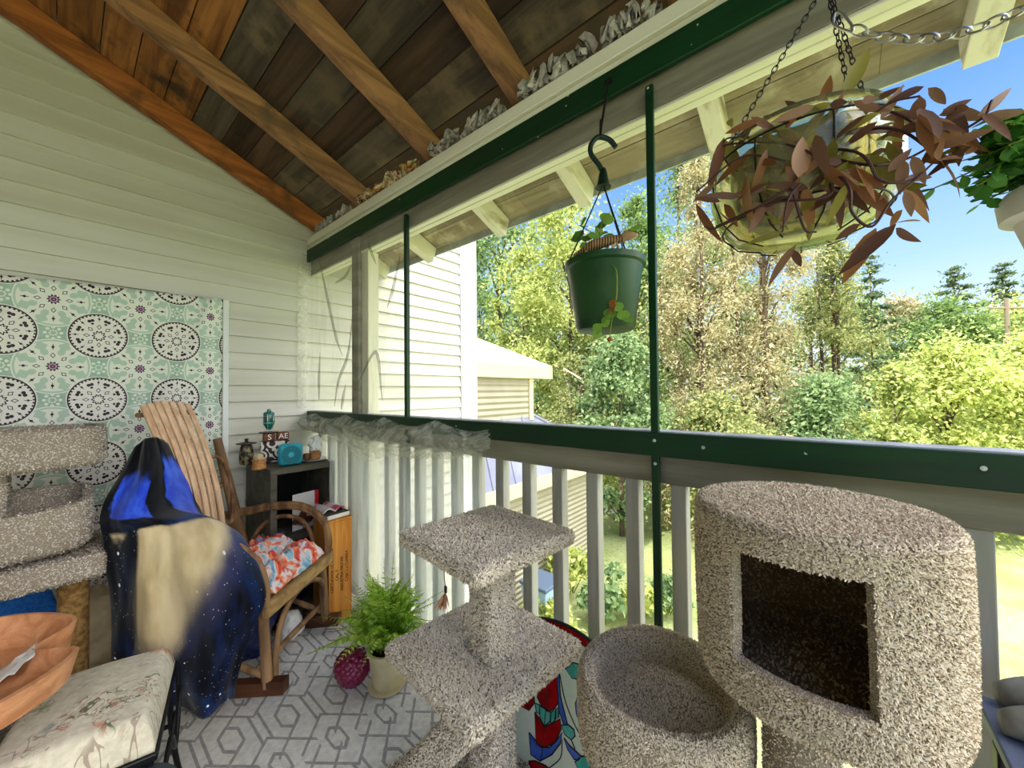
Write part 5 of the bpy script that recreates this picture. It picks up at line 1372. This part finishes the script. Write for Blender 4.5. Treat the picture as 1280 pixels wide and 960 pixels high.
LEAVES = [  # base px, base py, X, tip px, tip py, width ratio, colour
 (1053, 122, .62, 1090, 56, .36, 2), (1028, 138, .60, 1036, 97, .42, 0), (1010, 165, .57, 1028, 130, .40, 1), (1000, 185, .56, 1028, 142, .45, 0),
 (1030, 160, .58, 1052, 120, .30, 1), (988, 150, .58, 1000, 125, .45, 1), (1005, 140, .58, 985, 128, .4, 1), (905, 172, .57, 888, 230, .32, 0), (906, 175, .57, 930, 228, .36, 2), (893, 230, .56, 870, 250, .45, 1), (870, 255, .55, 894, 300, .30, 0),
 (932, 220, .55, 934, 272, .45, 0), (905, 255, .56, 920, 280, .5, 0), (900, 252, .55, 872, 244, .4, 1), (898, 262, .55, 915, 282, .42, 1),
 (925, 246, .55, 888, 243, .28, 1), (955, 255, .54, 940, 285, .40, 0), (978, 290, .52, 940, 302, .30, 2), (996, 305, .52, 956, 352, .24, 1), (992, 312, .52, 1000, 330, .5, 1),
 (1005, 232, .54, 1015, 284, .40, 0), (1015, 280, .54, 1012, 298, .6, 2), (998, 222, .53, 1003, 178, .62, 0), (1028, 205, .53, 1060, 240, .40, 0), (1060, 228, .53, 1036, 275, .20, 2), (1060, 210, .52, 1098, 232, .42, 0),
 (1070, 205, .52, 1090, 245, .45, 0), (1088, 195, .53, 1120, 225, .55, 2), (1095, 285, .50, 1060, 345, .42, 0), (1120, 280, .50, 1058, 335, .36, 1), (1118, 282, .51, 1068, 312, .3, 1), (1120, 285, .51, 1138, 302, .5, 1), (1115, 280, .51, 1146, 272, .4, 1), (1128, 262, .52, 1110, 283, .5, 0),
 (1130, 240, .52, 1144, 265, .5, 1), (1075, 280, .52, 1048, 297, .35, 1), (1105, 240, .53, 1100, 278, .25, 1), (1130, 200, .53, 1125, 235, .5, 1), (1140, 195, .53, 1155, 225, .45, 1),
 (1165, 192, .55, 1215, 228, .34, 1), (1160, 150, .55, 1200, 175, .55, 0), (1150, 155, .55, 1178, 180, .6, 0), (1150, 120, .55, 1143, 155, .6, 1), (1155, 108, .56, 1115, 125, .30, 1), (1160, 110, .56, 1184, 128, .35, 1), (1150, 135, .55, 1170, 168, .6, 1),
 (1175, 145, .56, 1210, 123, .28, 1), (1180, 150, .56, 1205, 140, .6, 1), (1222, 145, .56, 1265, 112, .30, 1), (1225, 148, .56, 1277, 140, .34, 1), (1228, 142, .56, 1262, 165, .3, 1), (1205, 165, .56, 1225, 190, .5, 1), (1170, 185, .55, 1230, 165, .25, 1),
 (1120, 150, .57, 1135, 170, .5, 2), (1100, 150, .56, 1125, 112, .3, 1), (1075, 150, .57, 1105, 135, .4, 1), (1060, 165, .56, 1130, 160, .28, 1), (1085, 130, .60, 1123, 110, .3, 1), (970, 175, .57, 930, 180, .3, 2), (990, 160, .58, 945, 165, .3, 2), (960, 190, .56, 990, 205, .5, 2), (1010, 160, .57, 1045, 170, .5, 1),
 (985, 200, .55, 1000, 230, .5, 0), (1035, 185, .54, 1010, 215, .4, 0), (1045, 215, .53, 1075, 225, .5, 0), (1020, 250, .53, 1000, 262, .5, 2), (975, 240, .54, 960, 235, .6, 2), (955, 270, .54, 985, 278, .3, 2), (1130, 225, .53, 1165, 218, .3, 1), (1110, 215, .52, 1135, 190, .4, 1)]
for k in range(90):
    x = rgl.uniform(905, 1215); y = 175+rgl.uniform(-45, 75)*(1 if x < 1130 else .6)-(x-1000)*.10; an = rgl.uniform(0, 2*PI); L_ = rgl.uniform(34, 62)
    LEAVES.append((x, y, rgl.uniform(.53, .58), x+L_*math.cos(an), y+L_*(.5*math.sin(an)+.35), rgl.uniform(.26, .42), rgl.choice((0, 1, 1, 2))))
for a in LEAVES: lf2(*a, bend=rgl.uniform(-.1, .6), dX=rgl.uniform(-.02, .025))
for m_, nm in zip(LV, ('leaf_orange', 'leaf_mauve', 'leaf_olive')):
    m_.build('leaves', nm, hb, auto=0)['label'] = {'leaf_orange': 'orange brown leaves', 'leaf_mauve': 'dusky purple leaves', 'leaf_olive': 'olive green leaves'}[nm]
vs_.build('vines', 'vine', hb)
# ------------------------------------------------------------------ white pot at the right edge
M['ceramic'] = mat('cream_ceramic', S(206, 204, 192), .35)
wc = at(1368, 302, X=.60)
wpz = thing('hanging_pot', 'cream ceramic hanging pot with small round green leaves at the right edge', 'hanging plant', wc)
MB().lathe([(0, -.055), (.020, -.055), (.034, -.01), (.044, .028), (.053, .032), (.055, .05), (.050, .058), (.046, .056), (.044, .04), (0, .038)], wc, 36).build('pot', 'ceramic', wpz)
M['smallleaf'] = leafmat('fresh_small_leaf', [(0, S(40, 84, 30)), (.5, S(70, 128, 44)), (1, S(112, 164, 64))], .4)
lf = MB(); sm = MB()
for k in range(42):
    x, y = rgl.uniform(1215, 1330), rgl.uniform(150, 232); 
    if k < 7: x, y = ((1168, 235), (1225, 255), (1222, 232), (1238, 248), (1250, 232), (1210, 215), (1215, 240))[k]
    e = at(x, y, X=.60+rgl.uniform(-.05, .05)); b_ = wc+Vector((rgl.uniform(-.03, .03), rgl.uniform(-.03, .03), .04))
    pp = smoothpath([b_, (b_+e)/2+Vector((0, 0, .028)), e], 5); sm.tube(pp, .0008, 5)
    for p in pp[3:]:
        for j in range(2):
            L = rgl.uniform(.012, .019); lf.leaf(p, (rgl.uniform(-1, 1), rgl.uniform(-1, 1), rgl.uniform(-.8, .5)), (rgl.uniform(-.5, .5), rgl.uniform(-.5, .5), 1), L, L*.8, rgl.uniform(-.2, .5), 4, 0, .05, .6)
lf.build('leaves', 'smallleaf', wpz, auto=0); sm.build('stems', 'fernstem', wpz)
wt = Vector((.60, wc.y-.02, rz(.60)+DECK))
mb = MB()
for a in (0.3, 2.4, 4.5): mb.tube([wc+Vector((.050*math.cos(a), .050*math.sin(a), .055)), wc+Vector((0, 0, .38))], .001, 5)
mb.tube([wc+Vector((0, 0, .38)), wt], .0014, 5); mb.build('hanging_cords', 'dark_metal', wpz)

# ------------------------------------------------------------------ outdoors
GZ = -3.1
def lawnbuild():
    co, x, y, z = coords()
    n = noi(co, .6, 5, .6); n2 = noi(co, 14, 4, .7)
    c = mixc(sstep(n, .35, .65), S(160, 170, 104), S(186, 190, 134)); return mixc(sstep(n2, .35, .7)*.6, c, S(122, 140, 80)), n2
M['lawn'] = mat('mown_lawn', rough=.95, spec=.05, build=lawnbuild, bump=(.6, .05))
mb = MB(); n = 60; P = []
for i in range(n):
    P.append([(-60+240*(i/(n-1)), -120+240*(j/(n-1)), GZ+.25*noise.noise((i*.2, j*.2, 0))*(1 if i > 20 else .2)-.15) for j in range(n)])
o = mb.grid(P).build('ground', 'lawn', None, auto=0); struct(o, 'bright green lawn below the porch', 'lawn')
# foundation wall of the house under the porch
o = MB().box(-1.7, 1.0, -1.7, WY, GZ-.4, -.31).build('wall_foundation', 'siding', None, smooth=False); struct(o, 'house wall below the porch floor', 'wall')
# garage
def corr(c1, c2, axis, per, w_=.5):
    def f():
        cs_ = coords(); q = V.op('SINE', cs_[1+axis]*(2*PI/per)); n = noi(cs_[0], 2, 4)
        return mixc(sstep(n, .35, .7)*.5, c1, c2), q
    return f
M['vinyl'] = mat('tan_lap_siding', rough=.6, build=corr(S(170, 162, 142), S(150, 142, 122), 2, .115), bump=(.6, .03))
M['gold_roof'] = mat('pale_orange_metal_roof', rough=.5, build=noisy(S(236, 202, 150), S(222, 176, 124), 1.2))
M['fascia'] = mat('cream_fascia', S(226, 214, 160), .6)
M['blue_roof'] = mat('grey_standing_seam_roof', rough=.4, build=noisy(S(150, 152, 176), S(126, 128, 150), 1.5))
gx0, gx1, gy, gy1 = 3.4, 9.05, 4.80, 10.5
ga = thing('garage', 'tan sided garage with a pale orange roof beyond the porch corner', 'garage', ((gx0+gx1)/2, (gy+gy1)/2, GZ))
MB().box(gx0, gx1, gy, gy1, GZ-.3, -.75).build('lower_wall', 'vinyl', ga, smooth=False)
MB().box(gx1-.12, gx1+.02, gy-.02, gy+.1, GZ-.3, -.80).build('corner_trim', 'fascia', ga)
ux0, ux1, uy = 3.4, 6.42, 4.84
MB().box(ux0, ux1, uy, gy1-.8, -.75, 1.50).build('upper_wall', 'vinyl', ga, smooth=False)
MB().box(ux1-.10, ux1+.03, uy-.03, uy+.1, .55, 1.50).build('corner_trim', 'fascia', ga)
ey = uy-.10; ridge = 2.95; ry = uy+2.3; zE = 1.62
# hipped upper roof, overhanging
ex = 7.05
R4 = [(ux0-.3, ey, zE), (ex, ey, zE), (ex-2.6, ry, ridge), (ux0-.3, ry, ridge)]
MB().prism(R4, (0, 0, .05)).build('upper_roof', 'gold_roof', ga, smooth=False)
MB().prism([(ex, ey, zE), (ex, 2*ry-ey, zE), (ex-2.6, ry, ridge)], (0, 0, .05)).build('upper_roof', 'gold_roof', ga, smooth=False)
mb = MB()
for k in range(6):
    x = ux0+.4+k*.75; f = 1 if x < ex-2.6 else (ex-x)/2.6
    mb.tube([(x, ey, zE+.055), (x, ey+(ry-ey)*f, zE+.055+(ridge-zE)*f)], .018, 6)
mb.tube([(ex, ey, zE+.055), (ex-2.6, ry, ridge+.055)], .03, 6); mb.build('roof_seam', 'fascia', ga)
mb = MB().box(ux0-.3, ex, ey-.02, ey+.02, zE-.20, zE+.04).box(ex-.02, ex+.02, ey, 2*ry-ey, zE-.2, zE+.04); mb.build('fascia', 'fascia', ga)
MB().box(ux0-.3, ex-.03, ey+.02, uy+.02, zE-.20, zE-.18).box(ux1, ex-.03, ey, 2*ry-ey, zE-.2, zE-.18).build('soffit', 'fascia', ga)
# lower skirt roof round the front and right
lo, li = -.62, .62
MB().prism([(gx0, gy-.30, lo), (gx1+.30, gy-.30, lo), (ux1+.02, uy+.02, li), (gx0, uy+.02, li)], (0, 0, .04)).build('lower_roof', 'blue_roof', ga, smooth=False)
MB().prism([(gx1+.30, gy-.30, lo), (gx1+.30, gy1, lo), (ux1+.02, gy1, li), (ux1+.02, uy+.02, li)], (0, 0, .04)).build('lower_roof', 'blue_roof', ga, smooth=False)
mb = MB()
for k in range(14):
    y = gy+.1+k*.42; mb.tube([(gx1+.30, y, lo+.045), (ux1+.02, max(y, uy+.02), li+.045)], .022, 6)
for k in range(9):
    x = gx0+.2+k*.62
    if x < ux1: mb.tube([(x, gy-.30, lo+.045), (x, uy+.02, li+.045)], .022, 6)
mb.tube([(gx1+.30, gy-.30, lo+.05), (ux1+.02, uy+.02, li+.05)], .035, 6); mb.build('roof_seam', 'blue_roof', ga)
mb = MB().box(gx0, gx1+.30, gy-.32, gy-.28, lo-.22, lo+.04).box(gx1+.28, gx1+.32, gy-.3, gy1, lo-.22, lo+.04); mb.build('fascia', 'fascia', ga)
MB().box(gx0, gx1+.28, gy-.28, gy+.01, lo-.2, lo-.17).box(gx1-.01, gx1+.28, gy, gy1, lo-.2, lo-.17).build('soffit', 'fascia', ga)

# trees: trunk, limbs and a crown of separate leaves
TRUNK = mat('grey_brown_bark', rough=.9, build=noisy(S(118, 100, 80), S(76, 62, 50), 6, 5, .35, .65, (1, 1, .2))); M['bark'] = TRUNK
M['birchbark'] = mat('pale_bark', rough=.8, build=noisy(S(214, 210, 200), S(150, 144, 136), 5, 5, .4, .65, (1, 1, 3)))
def lm(n, a, b, c): leafmat_ = leafmat(n, [(0, a), (.5, b), (1, c)], .4, .6); M[n] = leafmat_
lm('lf_lime', S(143, 159, 88), S(190, 200, 115), S(234, 234, 155))
lm('lf_mid', S(92, 122, 67), S(133, 160, 88), S(174, 192, 115))
lm('lf_blue', S(104, 135, 92), S(144, 171, 113), S(184, 202, 139))
lm('lf_fresh', S(98, 128, 80), S(138, 164, 108), S(185, 202, 141))
lm('lf_cedar', S(139, 135, 95), S(191, 182, 135), S(236, 222, 178))
lm('lf_cedar_green', S(113, 130, 72), S(160, 169, 101), S(207, 200, 135))
lm('lf_pine', S(69, 95, 65), S(102, 124, 82), S(142, 155, 106))
lm('lf_yellow', S(145, 163, 85), S(202, 210, 116), S(241, 241, 157))
def bear(px, D):
    p = at(px, 489, D=D); return Vector((p.x, p.y, GZ))
def zpx(y, D): return H+(489-y)/FPX*D
def leaves(cent, rad, n, size, seed, up=.35, shape=.55, hang=0, tex=0):
    rng = np.random.default_rng(seed); cent = np.array(cent, float); rad = np.array(rad, float)
    vol = rad.prod(axis=1)**(2/3); k = rng.choice(len(cent), n, p=vol/vol.sum())
    d = rng.normal(0, 1, (n, 3)); d /= np.linalg.norm(d, axis=1)[:, None]
    r = np.abs(rng.normal(0, .62, n))+.1
    p = cent[k]+d*rad[k]*r[:, None]
    a = d*.6+rng.normal(0, .7, (n, 3)); a[:, 2] -= hang; a /= np.linalg.norm(a, axis=1)[:, None]
    nn = rng.normal(0, .6, (n, 3))+np.array([-.3, -.2, .8])*(1 if up else 0)+d*.5
    w = np.cross(a, nn); w /= np.maximum(np.linalg.norm(w, axis=1), 1e-6)[:, None]; u = np.cross(w, a)
    s = size*(.55+.9*rng.random(n))[:, None]
    q = np.stack([p-a*s*.5, p+w*s*shape*.5+u*s*.10, p+a*s*.5, p-w*s*shape*.5+u*s*.10], 1).reshape(-1, 3)
    f = (np.arange(n)*4)[:, None]+np.arange(4)[None]
    return q, f
def foliage(name, parent, m, cent, rad, n, size, seed, **k):
    q, f = leaves(cent, rad, n, size, seed, **k)
    me = bpy.data.meshes.new(name); me.from_pydata((q-np.array(ORG[parent.name])).tolist(), [], f.tolist()); me.materials.append(M[m])
    o = bpy.data.objects.new(name, me); COL.objects.link(o); o.parent = parent; ORG[o.name] = ORG[parent.name]; return o
def tree(label, px, D, ytop, hw, m, n, size, seed, ybot=None, kind='round', trunks=1, bark='bark', name='leafy_tree', group=None, lean=0, full=1.0):
    rg = random.Random(seed); b = bear(px, D); zt_ = zpx(ytop, D); zb_ = GZ+.15 if ybot is None else zpx(ybot, D); R_ = hw/FPX*D
    t = thing(name, label, 'tree', b)
    hgt = zt_-zb_; cent = []; rad = []
    if kind == 'round':
        nb = 46
        for i in range(nb):
            f = rg.random(); a = rg.uniform(0, 2*PI); env = math.sin(PI*min(1, .12+f*.88))**.6*R_
            rr_ = env*rg.uniform(.25, .95); s_ = R_*rg.uniform(.24, .44)
            cent.append((b.x+rr_*math.cos(a)*.9, b.y+rr_*math.sin(a)*.9, zb_+s_*.6+(hgt-s_*1.3)*f)); rad.append((s_, s_, s_*.8))
    elif kind == 'cedar':
        nb = 95
        for i in range(nb):
            f = rg.random()**1.2; a = rg.uniform(0, 2*PI); env = R_*(1-f)**.6*(.95*rg.random()**.5)
            s_ = R_*rg.uniform(.20, .34)*(1-.35*f)
            cent.append((b.x+env*math.cos(a), b.y+env*math.sin(a), zb_+hgt*f*.97)); rad.append((s_*1.2, s_*1.2, s_*1.3))
    elif kind == 'pine':
        nb = 34
        for i in range(nb):
            f = (i+.5)/nb; a = i*2.4+rg.uniform(-.3, .3); env = R_*(1-f)**.8*rg.uniform(.45, .9)+.05
            s_ = R_*.34*(1-.7*f)+.08
            cent.append((b.x+env*math.cos(a), b.y+env*math.sin(a), zb_+hgt*(.18+.82*f))); rad.append((s_*1.25, s_*1.25, s_*.34))
    tb_ = MB()
    for k in range(trunks):
        ox = 0 if trunks == 1 else rg.uniform(-.5, .5)*R_; oy = 0 if trunks == 1 else rg.uniform(-.3, .3)*R_
        r0 = max(.05, R_*.055)*(1 if trunks == 1 else .75)
        top = zt_-hgt*.12 if kind != 'round' else zb_+hgt*.75
        tb_.tube(smoothpath([(b.x+ox*.6, b.y+oy*.6, GZ-.25), (b.x+ox*.8, b.y+oy*.8, GZ+(top-GZ)*.4), (b.x+ox, b.y+oy, GZ+(top-GZ)*.75), (b.x+ox*1.1, b.y+oy*1.1, top)], 4), [r0*(1-.8*i/12) for i in range(13)], 8)
    for i in range(0, len(cent), 2):
        c = cent[i]; z0_ = min(c[2]-R_*.2, zt_-.3); z0_ = max(z0_, GZ+.4)
        tb_.tube([(b.x, b.y, max(GZ+.3, z0_-R_*.25)), ((b.x+c[0])/2, (b.y+c[1])/2, (z0_+c[2])/2), c], [R_*.018, R_*.012, R_*.004], 5)
    tb_.build('trunk', bark, t)
    foliage('crown', t, m, cent, rad, int(n*1.7), size, seed, hang=.5 if kind == 'cedar' else .1, shape=.4 if kind != 'round' else .6)
    return t
tree('pale blue-green tree rising behind the garage roof', 625, 19, 165, 95, 'lf_blue', 15000, .19, 31)
tree('tall lime green tree behind the hanging green pot', 715, 15.5, 205, 105, 'lf_lime', 20000, .15, 32)
tree('dark green tree top showing above the tan cedars beside the green batten', 852, 24, 158, 95, 'lf_mid', 15000, .22, 33)
tree('lime green tree in front of the pale blue-green one', 655, 15.5, 300, 62, 'lf_lime', 9000, .15, 34)
tree('fresh green bushy tree low behind the hanging pot', 775, 11.5, 405, 62, 'lf_fresh', 12000, .12, 35)
tree('tan green cedar just right of the green batten', 878, 12.5, 175, 85, 'lf_cedar', 22000, .12, 36, kind='cedar', trunks=2, name='cedar_tree')
tree('broad tan cedar under the hanging glass bowl', 958, 13.0, 190, 95, 'lf_cedar', 26000, .12, 37, kind='cedar', trunks=3, name='cedar_tree')
tree('greener many-stemmed cedar at the edge of the open sky', 1045, 14, 255, 66, 'lf_cedar_green', 18000, .12, 38, kind='cedar', trunks=3, name='cedar_tree')
tree('thin dark pine poking out at the edge of the cedars', 1092, 20, 322, 42, 'lf_pine', 6000, .2, 39, kind='pine', name='pine_tree')
tree('dark green bush at the foot of the cedars', 1035, 10.5, 468, 80, 'lf_fresh', 13000, .12, 40, name='bush')
tree('pale green brush at the foot of the tan cedars', 900, 10.5, 480, 80, 'lf_cedar_green', 10000, .11, 41, name='bush')
tree('sunlit yellow-green bush above the right end of the railing', 1185, 11, 428, 88, 'lf_yellow', 20000, .12, 42, name='bush')
tree('yellow-green bush at the right edge of the view', 1300, 11, 415, 80, 'lf_yellow', 16000, .12, 43, name='bush')
tree('low lime bush between the dark bush and the sunlit one', 1118, 10.5, 455, 48, 'lf_lime', 10000, .12, 44, name='bush')
tree('rounded green tree behind the sunlit bushes', 1180, 24, 372, 70, 'lf_mid', 12000, .22, 45)
tree('rounded green tree behind the utility pole', 1275, 26, 366, 70, 'lf_lime', 11000, .22, 46)
tree('brownish tree beside the gap in the cedars', 1130, 26, 368, 40, 'lf_cedar', 7000, .22, 47)
tree('tall far pine left of the utility pole', 1197, 38, 338, 46, 'lf_pine', 9000, .34, 48, kind='pine', name='pine_tree')
tree('far pine behind the utility pole', 1258, 36, 334, 44, 'lf_pine', 9000, .34, 49, kind='pine', name='pine_tree')
tree('far pine at the right edge', 1300, 33, 338, 36, 'lf_pine', 6000, .3, 50, kind='pine', name='pine_tree')
tree('pale thin-stemmed brush beside the garage eave', 712, 13, 440, 40, 'lf_cedar_green', 5000, .10, 51, trunks=3, bark='birchbark', name='bush')
tree('shaded green tree between the lime tree and the cedars', 800, 17, 235, 60, 'lf_mid', 10000, .16, 52)
tree('deep green tree left of the garage', 560, 24, 200, 90, 'lf_mid', 6000, .22, 53)
tree('wooded green edge far right of the lawn', 1420, 14, 380, 110, 'lf_mid', 7000, .18, 54)
for k, (px, yt, hw_, D_, m_, lab) in enumerate(((600, 330, 70, 30, 'lf_mid', 'distant green tree showing between the garage roof and the lime trees'), (690, 345, 62, 31, 'lf_lime', 'distant pale green tree behind the lime trees'), (770, 335, 62, 30, 'lf_mid', 'distant green tree behind the green batten'), (850, 345, 62, 31, 'lf_cedar_green', 'distant olive tree left behind the tan cedars'), (935, 345, 62, 32, 'lf_mid', 'distant green tree in the middle behind the tan cedars'), (1015, 350, 60, 32, 'lf_cedar_green', 'distant olive tree behind the many-stemmed cedar'), (1085, 375, 50, 33, 'lf_mid', 'distant green tree in the gap right of the cedars'))):
    tree(lab, px, D_, yt, hw_, m_, 6000, .30, 80+k)
# dead brown trunk and pale trunk by the garage
pb = bear(727, 12.8); one(MB().tube([(pb.x, pb.y, GZ-.2), (pb.x+.02, pb.y, -.5), (pb.x, pb.y, zpx(462, 12.8))], [.14, .11, .09], 10), 'tree_trunk', 'bark', 'bare brown tree trunk right of the garage eave', 'tree trunk')
pb = bear(741, 12.4); one(MB().tube([(pb.x, pb.y, GZ-.2), (pb.x, pb.y+.03, -.5), (pb.x, pb.y, zpx(462, 12.4))], [.09, .08, .06], 10), 'tree_trunk', 'birchbark', 'slim pale tree trunk next to the bare brown one', 'tree trunk')
# utility pole
pb = bear(1262, 21); M['polewood'] = mat('weathered_pole', S(150, 132, 112), .85)
up = thing('utility_pole', 'weathered wooden utility pole with a crossarm among the far trees', 'utility pole', pb)
ztp_ = zpx(378, 21); MB().tube([(pb.x, pb.y, GZ-.3), (pb.x, pb.y, ztp_)], [.13, .09], 10).build('pole', 'polewood', up)
cd_ = Vector((.64, -.77, 0)); MB().tube([Vector((pb.x, pb.y, ztp_-.55))-cd_*1.0, Vector((pb.x, pb.y, ztp_-.55))+cd_*1.0], .06, 6).build('crossarm', 'polewood', up)
for k in (-.9, -.45, .45, .9): MB().lathe([(.05, 0), (.06, .05), (.03, .14), (0, .16)], Vector((pb.x, pb.y, ztp_-.48))+cd_*k, 8).build('insulator', 'white', up)
# garden below the railing
def plantclump(label, px, py, w_, h_, m, n, size, seed, name='leafy_plant'):
    p = at(px, py, Z=GZ); t = thing(name, label, 'plant', p); rg = random.Random(seed); cent = []; rad = []
    for k in range(10):
        s_ = w_*rg.uniform(.25, .5); cent.append((p.x+rg.uniform(-1, 1)*w_*.6, p.y+rg.uniform(-1, 1)*w_*.6, p.z+h_*rg.uniform(.2, .85))); rad.append((s_, s_, s_*.7))
    foliage('leaves', t, m, cent, rad, n, size, seed, shape=.7)
    mb = MB()
    for c in cent: mb.tube([(p.x+(c[0]-p.x)*.3, p.y+(c[1]-p.y)*.3, p.z-.1), c], .012, 5)
    mb.build('stems', 'fernstem', t)
plantclump('broad-leaved green plant in the garden between the two middle pickets', 752, 770, .55, .9, 'lf_fresh', 2600, .12, 61)
plantclump('pale flowering garden plant below the right-hand pickets', 800, 765, .45, .7, 'lf_yellow', 2000, .10, 62)
plantclump('tall grassy plant beside the garage corner', 712, 735, .5, 1.0, 'lf_yellow', 2400, .12, 63)
plantclump('green garden plant under the narrow green batten', 835, 760, .45, .6, 'lf_fresh', 1800, .10, 64)
plantclump('low pale garden plant nearest the house wall', 690, 800, .5, .7, 'lf_yellow', 2000, .11, 65)
plantclump('small red-leaved shrub far out on the lawn', 852, 608, .6, .35, 'driedleaf', 700, .16, 66, 'shrub')
M['redpaint'] = mat('red_paint', S(206, 48, 40), .5)
p = at(763, 640, Z=GZ)
t = thing('yard_marker', 'small red post with a white foot standing on the lawn', 'post', p)
MB().tube([p+Vector((0, 0, .12)), p+Vector((0, 0, .62))], .06, 10).build('post', 'redpaint', t); MB().lathe([(0, 0), (.20, 0), (.16, .12), (0, .13)], p, 16).build('foot', 'white', t)
p = at(748, 622, Z=GZ)
M['bluebin'] = mat('pale_blue_plastic', S(150, 176, 206), .5); M['bindark'] = mat('slate_plastic', S(88, 104, 124), .5)
p = at(678, 780, Z=GZ); t = thing('wheeled_bin', 'pale blue wheeled bin standing below beside the garage', 'bin', p)
MB().hexa([p+Vector(q) for q in ((-.22, -.22, .06), (.22, -.22, .06), (.22, .22, .06), (-.22, .22, .06), (-.28, -.28, .75), (.28, -.28, .75), (.28, .28, .75), (-.28, .28, .75))]).build('body', 'bluebin', t, bevel=.02)
MB().box(p.x-.30, p.x+.30, p.y-.30, p.y+.30, p.z+.75, p.z+.82).build('lid', 'bindark', t, bevel=.02)
for s_ in (-.24, .24): MB().lathe([(0, -.03), (.11, -.03), (.11, .03), (0, .03)], p+Vector((.18, s_, .11)), 18, mx=Matrix.Rotation(PI/2, 3, 'X')).build('wheel', 'black', t)

# ------------------------------------------------------------------ sky, sun, camera
w = bpy.data.worlds.new('sky'); SC.world = w; w.use_nodes = True; V.nt = w.node_tree
bg = w.node_tree.nodes['Background']
_, x, y, z = coords('Generated')
blue = ramp(sstep(z, -.02, .62), [(0, S(214, 228, 244)), (.35, S(160, 196, 240)), (1, S(84, 138, 226))])
cloud = noi(vec(x, y, z*2.5), 2.2, 6, .6)
blue = mixc(sstep(cloud, .52, .72)*sstep(.34-z, 0, .3)*.8, blue, S(236, 240, 246))
back = sstep(x*.25+y*-.76+z*.60, .70, .90)          # added glow in the unseen sky behind the camera, brightens the porch
top_fill = sstep(z, .58, .84)                              # extra brightness added overhead, hidden by the eave, to light upward faces
sky = mixc(vmax(back, top_fill*.75), blue, (1.0, .98, .95))
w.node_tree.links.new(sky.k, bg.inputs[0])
st_n = (back*3.4+top_fill*2.9+1.25); w.node_tree.links.new(st_n.k, bg.inputs[1])
su_ = bpy.data.lights.new('sun', 'SUN'); su_.energy = 4.4; su_.angle = math.radians(1.0); su_.color = (1, .95, .84)
so = bpy.data.objects.new('sun', su_); COL.objects.link(so)
so.rotation_euler = Vector((.70, -.10, -.70)).to_track_quat('-Z', 'Y').to_euler()
cam = bpy.data.cameras.new('camera'); co_ = bpy.data.objects.new('camera', cam); COL.objects.link(co_)
cam.sensor_fit = 'HORIZONTAL'; cam.sensor_width = 36; cam.lens = FPX/1280*36; cam.clip_start = .02; cam.clip_end = 800
Rm = Matrix(((CM[0][0], -CM[1][0], -CM[2][0]), (CM[0][1], -CM[1][1], -CM[2][1]), (CM[0][2], -CM[1][2], -CM[2][2])))
co_.matrix_world = Matrix.Translation((0, 0, H))@Rm.to_4x4()
SC.camera = co_
SC.view_settings.view_transform = 'Standard'; SC.view_settings.look = 'None'; SC.view_settings.gamma = 1; SC.view_settings.use_curve_mapping = False
SC.view_settings.exposure = .42
SC.cycles.transparent_max_bounces = 12
